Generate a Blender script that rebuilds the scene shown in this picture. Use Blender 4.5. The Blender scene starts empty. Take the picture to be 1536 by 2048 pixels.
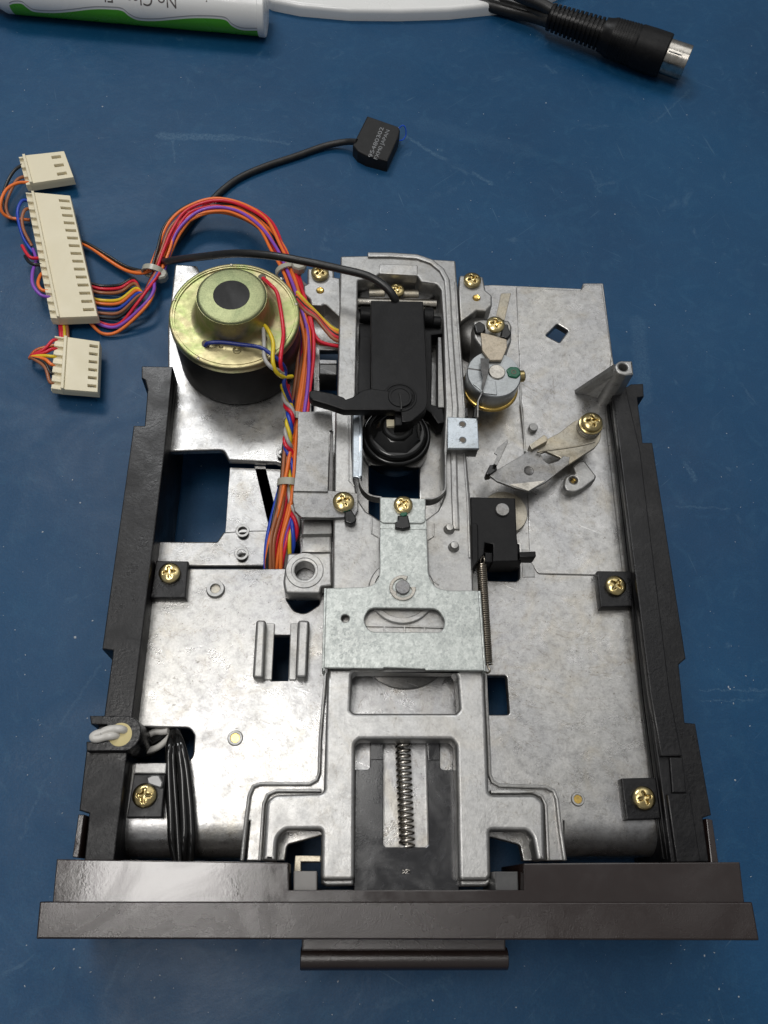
import bpy, bmesh, math, random
from mathutils import Vector, Matrix
from mathutils.geometry import tessellate_polygon
random.seed(7)
C = bpy.context.scene.collection
S = 0.001                                   # everything below is written in millimetres

# ------------------------------------------------------------------ camera
F = 1657.0                                  # focal length in pixels of the 1536 x 2048 photograph
CAM = Vector((-16.3495, 1.7315, 231.2184))
T0, Y0, R0 = 0.4350, -0.1335, 0.1489
RM = (Matrix.Rotation(Y0, 3, 'Z') @ Matrix.Rotation(T0, 3, 'X') @ Matrix.Rotation(R0, 3, 'Z'))
cd = bpy.data.cameras.new('camera'); co = bpy.data.objects.new('camera', cd); C.objects.link(co)
cd.sensor_fit = 'VERTICAL'; cd.sensor_height = 36.0; cd.lens = F/2048*36.0
cd.clip_start = 0.01; cd.clip_end = 50
co.matrix_world = Matrix.Translation(CAM*S) @ RM.to_4x4()
bpy.context.scene.camera = co

def W(x, y, z=0.0):
    d = RM @ Vector(((x-768)/F, (1024-y)/F, -1.0))
    return CAM + d*((z-CAM.z)/d.z)

# ------------------------------------------------------------------ world, lamps, exposure
sc = bpy.context.scene
sc.view_settings.view_transform = 'Standard'; sc.view_settings.look = 'None'
sc.view_settings.exposure = 0.0; sc.view_settings.gamma = 1.0
w = bpy.data.worlds.new('World'); sc.world = w; w.use_nodes = True
nt = w.node_tree; bg = nt.nodes['Background']
tc = nt.nodes.new('ShaderNodeTexCoord'); sp = nt.nodes.new('ShaderNodeSeparateXYZ')
rp = nt.nodes.new('ShaderNodeValToRGB')
rp.color_ramp.elements[0].position = 0.0; rp.color_ramp.elements[0].color = (0.10, 0.105, 0.11, 1)
rp.color_ramp.elements[1].position = 1.0; rp.color_ramp.elements[1].color = (0.33, 0.33, 0.33, 1)
nt.links.new(tc.outputs['Generated'], sp.inputs[0]); nt.links.new(sp.outputs['Z'], rp.inputs[0])
nt.links.new(rp.outputs[0], bg.inputs['Color']); bg.inputs['Strength'].default_value = 1.0

def area(name, loc, target, sx, sy, power, col=(1, 1, 1)):
    l = bpy.data.lights.new(name, 'AREA'); l.shape = 'RECTANGLE'; l.size = sx*S; l.size_y = sy*S
    l.energy = power; l.color = col
    o = bpy.data.objects.new(name, l); C.objects.link(o)
    o.location = Vector(loc)*S
    o.rotation_euler = (Vector(target)-Vector(loc)).to_track_quat('-Z', 'Y').to_euler()
    return o
def mirror_dir(x, y, z):
    P = W(x, y, z); d = (P-CAM).normalized(); d.z = -d.z
    return P, d
P1, D1 = mirror_dir(560, 1490, 22)
P2, D2 = mirror_dir(320, 1800, 39)
area('ceiling_and_fill_lamp', P1+D1*1050, P1, 190, 230, 0.9, (1.0, 0.985, 0.955))
area('ceiling_and_fill_lamp', P2+D2*1050, P2, 430, 190, 2.6, (1.0, 0.97, 0.94))
P3, D3 = mirror_dir(1120, 950, 22)
area('ceiling_and_fill_lamp', P3+D3*1500, P3, 800, 900, 2.6, (1.0, 0.995, 0.98))  # broad unseen fill light, added to brighten the right-hand metal
area('ceiling_and_fill_lamp', (-420, 1000, 1300), (0, 60, 20), 560, 260, 6.2, (0.98, 0.99, 1.0))

# ------------------------------------------------------------------ node material helper
def newmat(name):
    m = bpy.data.materials.new(name); m.use_nodes = True
    return m, m.node_tree, m.node_tree.nodes['Principled BSDF']
def N(t, kind, **kw):
    n = t.nodes.new(kind)
    for k, v in kw.items():
        if k in n.inputs: n.inputs[k].default_value = v
        else: setattr(n, k, v)
    return n
def coord(t, scale=(1000, 1000, 1000), rot=(0, 0, 0)):
    c = N(t, 'ShaderNodeTexCoord'); src = c.outputs['Object']
    if any(rot):
        r_ = N(t, 'ShaderNodeMapping'); r_.inputs['Rotation'].default_value = rot
        t.links.new(src, r_.inputs[0]); src = r_.outputs[0]
    m = N(t, 'ShaderNodeMapping'); m.inputs['Scale'].default_value = scale
    t.links.new(src, m.inputs[0]); return m.outputs[0]
def noise(t, v, scale, detail=4, rough=0.55, dist=0.0):
    n = N(t, 'ShaderNodeTexNoise', Scale=scale, Detail=detail, Roughness=rough, Distortion=dist)
    t.links.new(v, n.inputs['Vector']); return n.outputs['Fac']
def ramp(t, v, stops):
    r = N(t, 'ShaderNodeValToRGB'); e = r.color_ramp.elements
    while len(e) < len(stops): e.new(0.5)
    for i, (p, c) in enumerate(stops):
        e[i].position = p
        e[i].color = (c, c, c, 1) if not isinstance(c, tuple) else (*c, 1)
    t.links.new(v, r.inputs[0]); return r.outputs[0]
def mix(t, fac, a, b, mode='MIX'):
    m = N(t, 'ShaderNodeMix', data_type='RGBA', blend_type=mode)
    for s, val in ((0, fac), (6, a), (7, b)):
        if hasattr(val, 'links') or isinstance(val, bpy.types.NodeSocket): t.links.new(val, m.inputs[s])
        elif isinstance(val, tuple): m.inputs[s].default_value = (*val, 1)
        else: m.inputs[s].default_value = val
    return m.outputs[2]
def math_(t, op, a, b=0.0):
    m = N(t, 'ShaderNodeMath', operation=op)
    for i, v in enumerate((a, b)):
        if isinstance(v, bpy.types.NodeSocket): t.links.new(v, m.inputs[i])
        else: m.inputs[i].default_value = v
    return m.outputs[0]
def bump(t, b, h, dist=0.05, strength=1.0, prev=None):
    n = N(t, 'ShaderNodeBump', Strength=strength, Distance=dist*S); t.links.new(h, n.inputs['Height'])
    if prev is not None: t.links.new(prev, n.inputs['Normal'])
    t.links.new(n.outputs[0], b.inputs['Normal']); return n.outputs[0]

def metal(name, col, col2, r0=0.3, r1=0.5, spot=0.35, grain=1.2, bmp=0.03, metallic=0.9, blotch=0.06, brush=None):
    m, t, b = newmat(name); v = coord(t)
    big = ramp(t, noise(t, v, blotch, 5, 0.6, 0.6), [(0.35, 0.0), (0.65, 1.0)])
    c = mix(t, big, col, col2)
    sm = ramp(t, noise(t, v, 0.5, 6, 0.7), [(0.30, 1-spot), (0.52, 1.0)])
    c = mix(t, 1.0, c, sm, 'MULTIPLY')
    gr = noise(t, v, grain, 3, 0.6)
    c = mix(t, 0.5, c, ramp(t, gr, [(0.35, 0.75), (0.6, 1.0)]), 'MULTIPLY')
    t.links.new(c, b.inputs['Base Color']); b.inputs['Metallic'].default_value = metallic
    rr = ramp(t, noise(t, v, 0.16, 6, 0.65, 0.4), [(0.3, r0), (0.7, r1)])
    t.links.new(rr, b.inputs['Roughness'])
    sc_ = None
    for i_, (an, sx_s, sy_s) in enumerate(((0.4, 0.10, 3.2), (-0.8, 0.13, 4.0), (1.5, 0.09, 3.6))):
        ns = noise(t, coord(t, (1000*sx_s, 1000*sy_s, 1000), (0, 0, an+i_)), 1.0, 2, 0.5, 0.6)
        ps = ramp(t, noise(t, v, 0.05+0.02*i_, 3), [(0.46, 0.0), (0.62, 1.0)])
        q_ = math_(t, 'MULTIPLY', ramp(t, ns, [(0.68, 0.0), (0.76, 1.0)]), ps)
        sc_ = q_ if sc_ is None else math_(t, 'MAXIMUM', sc_, q_)
    t.links.new(math_(t, 'SUBTRACT', rr, math_(t, 'MULTIPLY', sc_, 0.14)), b.inputs['Roughness'])
    c2_ = mix(t, math_(t, 'MULTIPLY', sc_, 0.35), c, (0.80, 0.80, 0.78))
    dk = ramp(t, noise(t, v, 0.10, 7, 0.75, 1.2), [(0.63, 0.0), (0.74, 0.45)])
    c2_ = mix(t, math_(t, 'MULTIPLY', dk, spot*2.2), c2_, (0.20, 0.18, 0.15))
    warm = ramp(t, noise(t, v, 0.055, 6, 0.65, 1.6), [(0.52, 0.0), (0.66, 1.0)])
    c2_ = mix(t, math_(t, 'MULTIPLY', warm, min(1.0, spot*1.5)), c2_, (0.92, 0.84, 0.70), 'MULTIPLY')
    edge = ramp(t, noise(t, v, 0.030, 5, 0.6, 2.5), [(0.495, 0.0), (0.50, 1.0), (0.505, 0.0)])
    c2_ = mix(t, math_(t, 'MULTIPLY', edge, min(1, spot*2)), c2_, (0.55, 0.50, 0.42), 'MULTIPLY')
    fl = ramp(t, noise(t, v, 0.9, 2, 0.5), [(0.26, 1.0), (0.30, 0.0)])
    c2_ = mix(t, math_(t, 'MULTIPLY', fl, min(1, spot*2)), c2_, (0.3, 0.28, 0.25), 'MULTIPLY')
    mot = ramp(t, noise(t, v, 0.22, 8, 0.8, 1.0), [(0.38, 0.70), (0.60, 1.0)])
    c2_ = mix(t, min(1.0, spot*1.7), c2_, mot, 'MULTIPLY')
    t.links.new(c2_, b.inputs['Base Color'])
    h = gr
    if brush:
        v2 = coord(t, brush); h = noise(t, v2, 1.0, 3, 0.6)
    n1 = bump(t, b, h, bmp, 1.0)
    bump(t, b, noise(t, v, 0.12, 3, 0.4), bmp*5, 0.4, n1)
    return m
def plastic(name, col, rough=0.5, dust=0.0, bmp=0.02, grain=2.5, spec=0.5, dustcol=(0.35, 0.34, 0.32), smear=0.05):
    m, t, b = newmat(name); v = coord(t)
    g = noise(t, v, 0.35, 7, 0.75, 0.5)
    c = mix(t, ramp(t, g, [(0.48, 0.0), (0.75, dust)]), col, dustcol)
    t.links.new(c, b.inputs['Base Color'])
    rr = ramp(t, noise(t, v, smear, 5, 0.6, 0.8), [(0.35, max(rough-0.12, 0.05)), (0.65, min(rough+0.12, 1))])
    t.links.new(rr, b.inputs['Roughness']); b.inputs['Specular IOR Level'].default_value = spec
    bump(t, b, noise(t, v, grain, 4, 0.6), bmp, 1.0)
    return m

M = {}
M['cast'] = metal('cast_aluminium', (0.46, 0.455, 0.44), (0.38, 0.38, 0.375), 0.36, 0.52, 0.22, 1.6, 0.035)
M['plate'] = metal('stained_aluminium_plate', (0.53, 0.52, 0.495), (0.43, 0.43, 0.435), 0.22, 0.44, 0.30, 2.2, 0.035, blotch=0.03)
M['fork'] = metal('bright_cast_alloy', (0.52, 0.515, 0.50), (0.44, 0.44, 0.435), 0.34, 0.5, 0.18, 1.6, 0.035)
M['steel'] = metal('dull_sheet_steel', (0.34, 0.335, 0.32), (0.25, 0.25, 0.255), 0.3, 0.5, 0.3, 2.0, 0.012)
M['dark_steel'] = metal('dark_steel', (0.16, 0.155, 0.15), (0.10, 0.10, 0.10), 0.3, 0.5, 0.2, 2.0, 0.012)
M['tan_steel'] = metal('chromated_steel', (0.50, 0.44, 0.33), (0.40, 0.38, 0.33), 0.3, 0.5, 0.25, 2.0, 0.012)
M['buff'] = metal('buff_lacquered_steel', (0.60, 0.52, 0.40), (0.52, 0.45, 0.35), 0.4, 0.55, 0.2, 2.0, 0.02, 0.45)
M['zinc'] = metal('zinc_plated_steel', (0.56, 0.61, 0.65), (0.46, 0.52, 0.58), 0.25, 0.4, 0.2, 3.0, 0.012)
M['pulley'] = metal('machined_zinc', (0.44, 0.46, 0.465), (0.36, 0.38, 0.39), 0.3, 0.45, 0.12, 2.0, 0.01)
M['gold'] = metal('yellow_passivated_screw', (0.78, 0.62, 0.30), (0.66, 0.58, 0.34), 0.16, 0.3, 0.2, 1.0, 0.008, 1.0, 0.4)
_t = M['gold'].node_tree; _b = _t.nodes['Principled BSDF']; _oi = N(_t, 'ShaderNodeObjectInfo')
_l = _b.inputs['Base Color'].links[0].from_socket
_t.links.new(mix(_t, 1.0, _l, ramp(_t, _oi.outputs['Random'], [(0.0, (0.62, 0.60, 0.55)), (0.5, (0.95, 0.92, 0.85)), (1.0, (1.0, 1.0, 1.0))]), 'MULTIPLY'), _b.inputs['Base Color'])
M['brass'] = metal('brass', (0.80, 0.55, 0.16), (0.70, 0.48, 0.14), 0.18, 0.3, 0.1, 1.0, 0.008, 1.0)
M['nickel'] = metal('nickel', (0.58, 0.55, 0.50), (0.42, 0.40, 0.36), 0.15, 0.3, 0.3, 1.5, 0.01, 1.0)
M['spring'] = metal('spring_wire', (0.62, 0.58, 0.52), (0.52, 0.49, 0.44), 0.2, 0.3, 0.1, 1.0, 0.004, 1.0)
M['spring_dark'] = metal('dark_spring_wire', (0.48, 0.43, 0.36), (0.38, 0.34, 0.28), 0.2, 0.35, 0.1, 1.0, 0.004, 1.0)
M['rail'] = plastic('black_textured_plastic', (0.003, 0.003, 0.004), 0.36, 0.035, 0.09, 1.1, 0.35, (0.30, 0.29, 0.28), 0.09)
M['black'] = plastic('black_plastic', (0.003, 0.003, 0.0035), 0.40, 0.02, 0.04, 1.4, 0.22)
M['gloss'] = plastic('glossy_black_plastic', (0.006, 0.006, 0.006), 0.14, 0.02, 0.003, 1.0)
M['matt'] = plastic('matt_black_paint', (0.009, 0.009, 0.009), 0.5, 0.02, 0.006, 2.0, 0.35)
M['slide'] = plastic('polished_dark_plastic', (0.014, 0.014, 0.016), 0.20, 0.10, 0.01, 2.0, 0.8, (0.25, 0.25, 0.27), 0.09)
M['bezel'] = plastic('brown_black_bezel_plastic', (0.017, 0.0095, 0.0080), 0.27, 0.03, 0.05, 3.4, 0.75, (0.20, 0.18, 0.17))
M['bezel_smooth'] = plastic('brown_black_smooth_plastic', (0.017, 0.0095, 0.0080), 0.20, 0.03, 0.010, 1.2, 0.85, (0.22, 0.20, 0.19))
M['button'] = plastic('grey_plastic_button', (0.22, 0.21, 0.20), 0.4, 0.1, 0.01)
M['button_dark'] = plastic('dark_grey_plastic_button', (0.07, 0.07, 0.07), 0.4, 0.1, 0.01)
M['cream'] = plastic('cream_nylon', (0.76, 0.69, 0.50), 0.45, 0.06, 0.006, 1.5, 0.5, (0.5, 0.45, 0.35))
M['cavity'] = plastic('dark_hole_fill', (0.13, 0.11, 0.085), 0.7)  # dark colour on solid discs, standing in for shade inside small holes
M['tie'] = plastic('clear_nylon_tie', (0.40, 0.39, 0.32), 0.3, 0.05, 0.004)
M['putty'] = plastic('yellowed_sealant', (0.62, 0.52, 0.24), 0.5, 0.05, 0.01)
M['white_wire'] = plastic('off_white_wire_sleeve', (0.60, 0.58, 0.54), 0.3, 0.05, 0.004)
M['cable'] = plastic('black_cable_jacket', (0.012, 0.012, 0.012), 0.38, 0.05, 0.02, 1.5)
M['paint'] = plastic('black_locking_paint', (0.006, 0.006, 0.006), 0.2, 0.0, 0.05, 0.8)
M['green'] = plastic('green_locking_paint', (0.004, 0.10, 0.05), 0.15, 0.0, 0.03, 0.8)
M['glue'] = plastic('grey_glue_blob', (0.12, 0.12, 0.12), 0.15, 0.0, 0.02, 0.8)
M['white'] = plastic('white_plastic', (0.80, 0.80, 0.78), 0.25, 0.02, 0.003, 0.8)
M['leafgreen'] = plastic('green_print', (0.09, 0.42, 0.02), 0.3, 0.0, 0.001)
M['print'] = plastic('dark_print', (0.10, 0.09, 0.085), 0.5, 0.0, 0.001)
M['greyline'] = plastic('grey_print', (0.35, 0.35, 0.36), 0.4, 0.0, 0.001)
M['red_cap'] = plastic('red_plastic', (0.62, 0.01, 0.02), 0.3, 0.0, 0.001)
M['plugtext'] = plastic('pale_print', (0.20, 0.21, 0.22), 0.6, 0.3, 0.001)
M['bluewire'] = plastic('blue_wire_tip', (0.01, 0.08, 0.60), 0.3)
WIRE = dict(orange=(0.86, 0.19, 0.03), red=(0.66, 0.012, 0.035), brown=(0.34, 0.12, 0.05), black=(0.012, 0.012, 0.012),
            blue=(0.015, 0.06, 0.45), purple=(0.25, 0.08, 0.50), yellow=(0.75, 0.55, 0.02), grey=(0.42, 0.41, 0.39), darkblue=(0.012, 0.03, 0.22))
for k, v_ in WIRE.items(): M['w_'+k] = plastic(k+'_wire_insulation', v_, 0.33, 0.03, 0.004, 1.0)

def galv():
    m, t, b = newmat('galvanised_steel'); v = coord(t)
    vo = N(t, 'ShaderNodeTexVoronoi', Scale=1.1); t.links.new(v, vo.inputs['Vector'])
    vo2 = N(t, 'ShaderNodeTexVoronoi', Scale=2.6); t.links.new(v, vo2.inputs['Vector'])
    a = mix(t, 0.5, vo.outputs['Color'], vo2.outputs['Color'])
    bw = N(t, 'ShaderNodeRGBToBW'); t.links.new(a, bw.inputs[0])
    c = ramp(t, bw.outputs[0], [(0.2, (0.35, 0.375, 0.36)), (0.8, (0.54, 0.565, 0.54))])
    c = mix(t, 1.0, c, ramp(t, noise(t, v, 0.08, 5), [(0.3, 0.82), (0.6, 1.0)]), 'MULTIPLY')
    t.links.new(c, b.inputs['Base Color']); b.inputs['Metallic'].default_value = 0.75
    r = ramp(t, bw.outputs[0], [(0.2, 0.50), (0.8, 0.38)]); t.links.new(r, b.inputs['Roughness'])
    bump(t, b, noise(t, v, 2.0, 4), 0.02)
    return m
M['galv'] = galv()
def chromate():
    m, t, b = newmat('yellow_chromate_plating'); v = coord(t)
    n = noise(t, v, 0.07, 3, 0.5, 1.2)
    c = ramp(t, n, [(0.30, (0.42, 0.36, 0.20)), (0.46, (0.46, 0.41, 0.23)), (0.56, (0.34, 0.38, 0.16)), (0.68, (0.52, 0.42, 0.30))])
    c = mix(t, 1.0, c, ramp(t, noise(t, v, 0.8, 6, 0.7), [(0.3, 0.80), (0.55, 1.0)]), 'MULTIPLY')
    t.links.new(c, b.inputs['Base Color']); b.inputs['Metallic'].default_value = 0.92
    t.links.new(ramp(t, noise(t, v, 0.5, 5), [(0.3, 0.36), (0.7, 0.50)]), b.inputs['Roughness'])
    bump(t, b, noise(t, v, 1.6, 4), 0.012)
    return m
M['chromate'] = chromate()
def chromate_matt():
    m, t, b = newmat('greenish_chromate_plating'); v = coord(t)
    n = noise(t, v, 0.10, 3, 0.5, 1.0)
    c = ramp(t, n, [(0.35, (0.22, 0.25, 0.13)), (0.6, (0.32, 0.34, 0.18))])
    c = mix(t, 1.0, c, ramp(t, noise(t, v, 3.0, 5, 0.7), [(0.35, 0.72), (0.6, 1.0)]), 'MULTIPLY')
    t.links.new(c, b.inputs['Base Color']); b.inputs['Metallic'].default_value = 0.85; b.inputs['Roughness'].default_value = 0.42
    bump(t, b, noise(t, v, 3.0, 4), 0.03)
    return m
M['chromate_matt'] = chromate_matt()
def mat_mat():
    m, t, b = newmat('blue_work_mat'); v = coord(t)
    c = mix(t, ramp(t, noise(t, v, 0.012, 4, 0.6, 0.5), [(0.3, 0.0), (0.7, 1.0)]), (0.0035, 0.046, 0.118), (0.0055, 0.062, 0.150))
    c = mix(t, ramp(t, noise(t, v, 0.12, 8, 0.75, 1.5), [(0.50, 0.0), (0.80, 0.35)]), c, (0.035, 0.125, 0.22))
    c = mix(t, 0.6, c, ramp(t, noise(t, v, 2.0, 4, 0.8), [(0.35, 0.72), (0.65, 1.25)]), 'MULTIPLY')
    # fine scratches in several directions, gathered in patches
    fac = None
    for i, (ang, sx, sy) in enumerate(((0.5, 45, 900), (-0.7, 60, 1100), (1.3, 50, 1000), (2.4, 40, 1200))):
        vv = coord(t, (sx, sy, 1000), (0, 0, ang))
        n = noise(t, vv, 1.0, 2, 0.5, 0.25)
        s = ramp(t, n, [(0.70, 0.0), (0.80, 1.0)])
        patch = ramp(t, noise(t, coord(t, (17+3*i, 17+3*i, 17), (0.3*i, 0, i)), 1.0, 3), [(0.48, 0.0), (0.66, 0.8)])
        s = math_(t, 'MULTIPLY', s, patch)
        fac = s if fac is None else math_(t, 'MAXIMUM', fac, s)
    # chalky rubbed smudges
    sm = ramp(t, noise(t, v, 0.045, 8, 0.72, 2.2), [(0.61, 0.0), (0.74, 0.40)])
    fac = math_(t, 'MAXIMUM', math_(t, 'MULTIPLY', fac, 0.8), sm)
    warp = N(t, 'ShaderNodeTexNoise', Scale=0.35, Detail=5, Roughness=0.7); t.links.new(v, warp.inputs['Vector'])
    wv = N(t, 'ShaderNodeVectorMath', operation='SCALE', Scale=3.4)
    sb = N(t, 'ShaderNodeVectorMath', operation='SUBTRACT'); t.links.new(warp.outputs['Color'], sb.inputs[0]); sb.inputs[1].default_value = (.5, .5, .5)
    t.links.new(sb.outputs[0], wv.inputs[0])
    ad = N(t, 'ShaderNodeVectorMath', operation='ADD'); t.links.new(v, ad.inputs[0]); t.links.new(wv.outputs[0], ad.inputs[1])
    fib = ramp(t, noise(t, v, 1.3, 6, 0.75, 0.5), [(0.40, 0.05), (0.66, 1.0)])
    for x0, y0, x1, y1, wd, st in ((318, 272, 470, 275, 2.2, .55), (345, 280, 350, 325, .5, .4), (470, 272, 580, 288, .8, .45), (810, 272, 885, 318, .9, .5), (945, 345, 985, 368, .9, .5), (1380, 180, 1310, 245, .6, .3),
                                   (840, 245, 1060, 305, 4.5, .12), (1275, 640, 1290, 800, 3.2, .25), (1370, 925, 1390, 960, 1.0, .4), (1350, 1013, 1460, 1018, .4, .35), (1400, 1380, 1536, 1379, .35, .5), (1400, 1403, 1510, 1400, .3, .4),
                                   (1180, 340, 1200, 385, .5, .35), (1190, 372, 1230, 365, .9, .3), (250, 1900, 210, 1990, .5, .25), (640, 860, 690, 900, .5, .1), (120, 1450, 200, 1330, .5, .25), (40, 1680, 90, 1560, .4, .25), (560, 1980, 480, 2040, .8, .2), (900, 1960, 760, 2010, 1.5, .2)):
        a_, b2_ = W(x0, y0), W(x1, y1); dd = b2_-a_; L_ = dd.length
        mp = N(t, 'ShaderNodeMapping', vector_type='TEXTURE'); mp.inputs['Location'].default_value = a_; mp.inputs['Rotation'].default_value = (0, 0, math.atan2(dd.y, dd.x))
        t.links.new(ad.outputs[0], mp.inputs[0]); sx_ = N(t, 'ShaderNodeSeparateXYZ'); t.links.new(mp.outputs[0], sx_.inputs[0])
        dx = math_(t, 'MAXIMUM', math_(t, 'SUBTRACT', sx_.outputs[0], L_), math_(t, 'MULTIPLY', sx_.outputs[0], -1.0)); dx = math_(t, 'MAXIMUM', dx, 0.0)
        dy = math_(t, 'ABSOLUTE', sx_.outputs[1])
        dist_ = math_(t, 'DIVIDE', math_(t, 'ADD', dx, dy), wd)
        f1 = math_(t, 'MULTIPLY', ramp(t, dist_, [(0.55, st), (1.0, 0.0)]), fib)
        fac = math_(t, 'MAXIMUM', fac, f1)
    c = mix(t, fac, c, (0.10, 0.19, 0.28))
    t.links.new(c, b.inputs['Base Color'])
    rr = ramp(t, noise(t, v, 0.03, 6, 0.65, 0.8), [(0.3, 0.34), (0.7, 0.55)])
    t.links.new(rr, b.inputs['Roughness']); b.inputs['Specular IOR Level'].default_value = 0.30
    n1 = bump(t, b, noise(t, v, 1.1, 5, 0.7), 0.05)
    bump(t, b, noise(t, v, 0.07, 4), 0.5, 0.4, n1)
    return m
M['mat'] = mat_mat()

# ------------------------------------------------------------------ mesh helpers
def link(o, parent=None):
    C.objects.link(o)
    if parent is not None: o.parent = parent
    return o
def smooth(me, ang=32):
    me.polygons.foreach_set('use_smooth', [True]*len(me.polygons))
    me.set_sharp_from_angle(angle=math.radians(ang))
def mesh(name, vs, fs, m, parent=None, sm=True, ang=32, wn=False):
    me = bpy.data.meshes.new(name)
    me.from_pydata([tuple(Vector(v)*S) for v in vs], [], fs); me.validate(); me.update()
    bm = bmesh.new(); bm.from_mesh(me); bmesh.ops.recalc_face_normals(bm, faces=bm.faces); bm.to_mesh(me); bm.free()
    if sm: smooth(me, ang)
    me.materials.append(M[m] if isinstance(m, str) else m)
    o = bpy.data.objects.new(name, me)
    if wn:
        md = o.modifiers.new('weighted', 'WEIGHTED_NORMAL'); md.keep_sharp = True
    return link(o, parent)
def thing(name, label, cat, loc, group=None):
    o = bpy.data.objects.new(name, None); o.empty_display_size = 0.005; C.objects.link(o)
    o['label'] = label; o['category'] = cat
    if group: o['group'] = group
    return o
def Z(ox, oy, s):                            # reading coordinates off an enlarged view
    return lambda *p: [((q[0]/s+ox), (q[1]/s+oy)) + tuple(q[2:]) for q in p]
z3 = Z(0, 280, 3.793); z4 = Z(300, 380, 3.84); z5 = Z(600, 480, 3.84); z6 = Z(900, 520, 3.657); z7 = Z(200, 720, 3.84)
z8 = Z(560, 800, 3.491); z9 = Z(900, 880, 3.072); z10 = Z(140, 1200, 3.072); z11 = Z(480, 1150, 2.56); z12 = Z(480, 1450, 2.2925)
z14 = Z(950, 1300, 2.621); zP = Z(660, 200, 7.68); zD = Z(1000, 0, 3.84); zF = Z(560, 1680, 2.954); zL = Z(140, 1400, 5.486)
zH = Z(660, 780, 5.12)

def poly(pts, z):
    """picture outline -> ground-plan outline (mm) at height z; a third value rounds that corner (mm)"""
    q = [(W(p[0], p[1], z).to_2d(), p[2] if len(p) > 2 else 0) for p in pts]
    return rounded(q)
def rounded(q):
    out = []; n = len(q)
    for i, (p, r) in enumerate(q):
        if r <= 0: out.append(p.copy()); continue
        a = (q[i-1][0]-p); b = (q[(i+1) % n][0]-p)
        la, lb = a.length, b.length
        if la < 1e-6 or lb < 1e-6: out.append(p.copy()); continue
        a.normalize(); b.normalize()
        half = max(a.angle(b, 0.0)/2, 0.05)
        d = min(r/math.tan(half), la*0.48, lb*0.48)
        p0 = p+a*d; p1 = p+b*d
        k = 6
        for j in range(k+1):
            s = j/k
            out.append((p0*(1-s)+p*s)*(1-s)+(p*(1-s)+p1*s)*s)
    return out
def circ(c, r, n=24, sq=1.0, a0=0.0):
    return [Vector((c[0]+r*math.cos(a0+2*math.pi*i/n), c[1]+r*sq*math.sin(a0+2*math.pi*i/n))) for i in range(n)]
def circp(x, y, z, r, n=24):
    return circ(W(x, y, z), r, n)
def area2(l): return 0.5*sum(l[i-1].x*l[i].y-l[i].x*l[i-1].y for i in range(len(l)))
def clean(l):
    o = [p for i, p in enumerate(l) if (p-l[i-1]).length > 1e-3]
    return o
def offset(l, d):                            # inward for CCW outlines
    n = len(l); out = []
    for i in range(n):
        a = (l[i]-l[i-1]).normalized(); b = (l[(i+1) % n]-l[i]).normalized()
        na = Vector((-a.y, a.x)); nb = Vector((-b.y, b.x))
        m = na+nb
        if m.length < 0.2: out.append(l[i]+na*d); continue
        m = m/(m.length_squared/2) if m.length_squared > 0.6 else m.normalized()*1.4
        out.append(l[i]+m*d)
    return out
def prism(name, loops, zt, zb, m, parent=None, bev=0.25, seg=2, drop=None, wn=True):
    """solid slab with vertical walls, holes and a rounded top edge (loops in mm, first one is the outer)"""
    if not isinstance(loops[0], list): loops = [loops]
    vs, fs, top, bot = [], [], [], []
    for k, l in enumerate(loops):
        l = clean([Vector((p[0], p[1])) for p in l])
        if (area2(l) < 0) == (k == 0): l.reverse()
        rings = []
        rings.append((l, zb)); rings.append((l, zt-bev if bev else zt))
        if bev:
            for s in range(1, seg+1):
                a = math.pi/2*s/seg
                rings.append((offset(l, bev*(1-math.cos(a))), zt-bev+bev*math.sin(a)))
        base = len(vs); n = len(l)
        for ring, z in rings: vs += [(p.x, p.y, z) for p in ring]
        for r in range(len(rings)-1):
            for i in range(n):
                j = (i+1) % n
                fs.append((base+r*n+i, base+r*n+j, base+(r+1)*n+j, base+(r+1)*n+i))
        top.append([base+(len(rings)-1)*n+i for i in range(n)]); bot.append([base+i for i in range(n)])
    for idx, rev in ((top, False), (bot, True)):
        flat = [i for L in idx for i in L]
        tri = tessellate_polygon([[Vector((vs[i][0], vs[i][1], 0)) for i in L] for L in idx])
        for a in tri:
            f = [flat[x] for x in a]
            fs.append(tuple(reversed(f)) if rev else tuple(f))
    ncap = sum(1 for f in fs if len(f) == 3)
    o = mesh(name, vs, fs, m, parent, wn=False)
    for p in o.data.polygons:
        if len(p.vertices) == 3: p.use_smooth = False
    return o
def pp(name, pts, zt, zb, m, parent=None, bev=0.25, holes=(), seg=2):
    return prism(name, [poly(pts, zt)]+[poly(h, zt) if len(h[0]) != 2 or not isinstance(h[0], Vector) else h for h in holes], zt, zb, m, parent, bev, seg)
def strip(name, pts, width, zt, zb, m, parent=None, bev=0.15, rnd=0):
    c = clean([W(p[0], p[1], zt).to_2d() for p in pts]) if not rnd else sample2([W(p[0], p[1], zt).to_2d() for p in pts], 6)
    L, R = [], []
    for i, p in enumerate(c):
        a = (c[min(i+1, len(c)-1)]-c[max(i-1, 0)]).normalized(); n = Vector((-a.y, a.x))*width/2
        L.append(p+n); R.append(p-n)
    return prism(name, [L+R[::-1]], zt, zb, m, parent, bev)
def catmull(p, k=6):
    q = [p[0]*2-p[1]]+list(p)+[p[-1]*2-p[-2]]; out = []
    for i in range(1, len(q)-2):
        a, b, c, d = q[i-1:i+3]
        for j in range(k):
            s = j/k
            out.append(0.5*((2*b)+(c-a)*s+(2*a-5*b+4*c-d)*s*s+(3*b-a-3*c+d)*s**3))
    out.append(p[-1].copy()); return out
def sample2(p, k):
    return [v.to_2d() for v in catmull([Vector((q.x, q.y, 0)) for q in p], k)]
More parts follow.
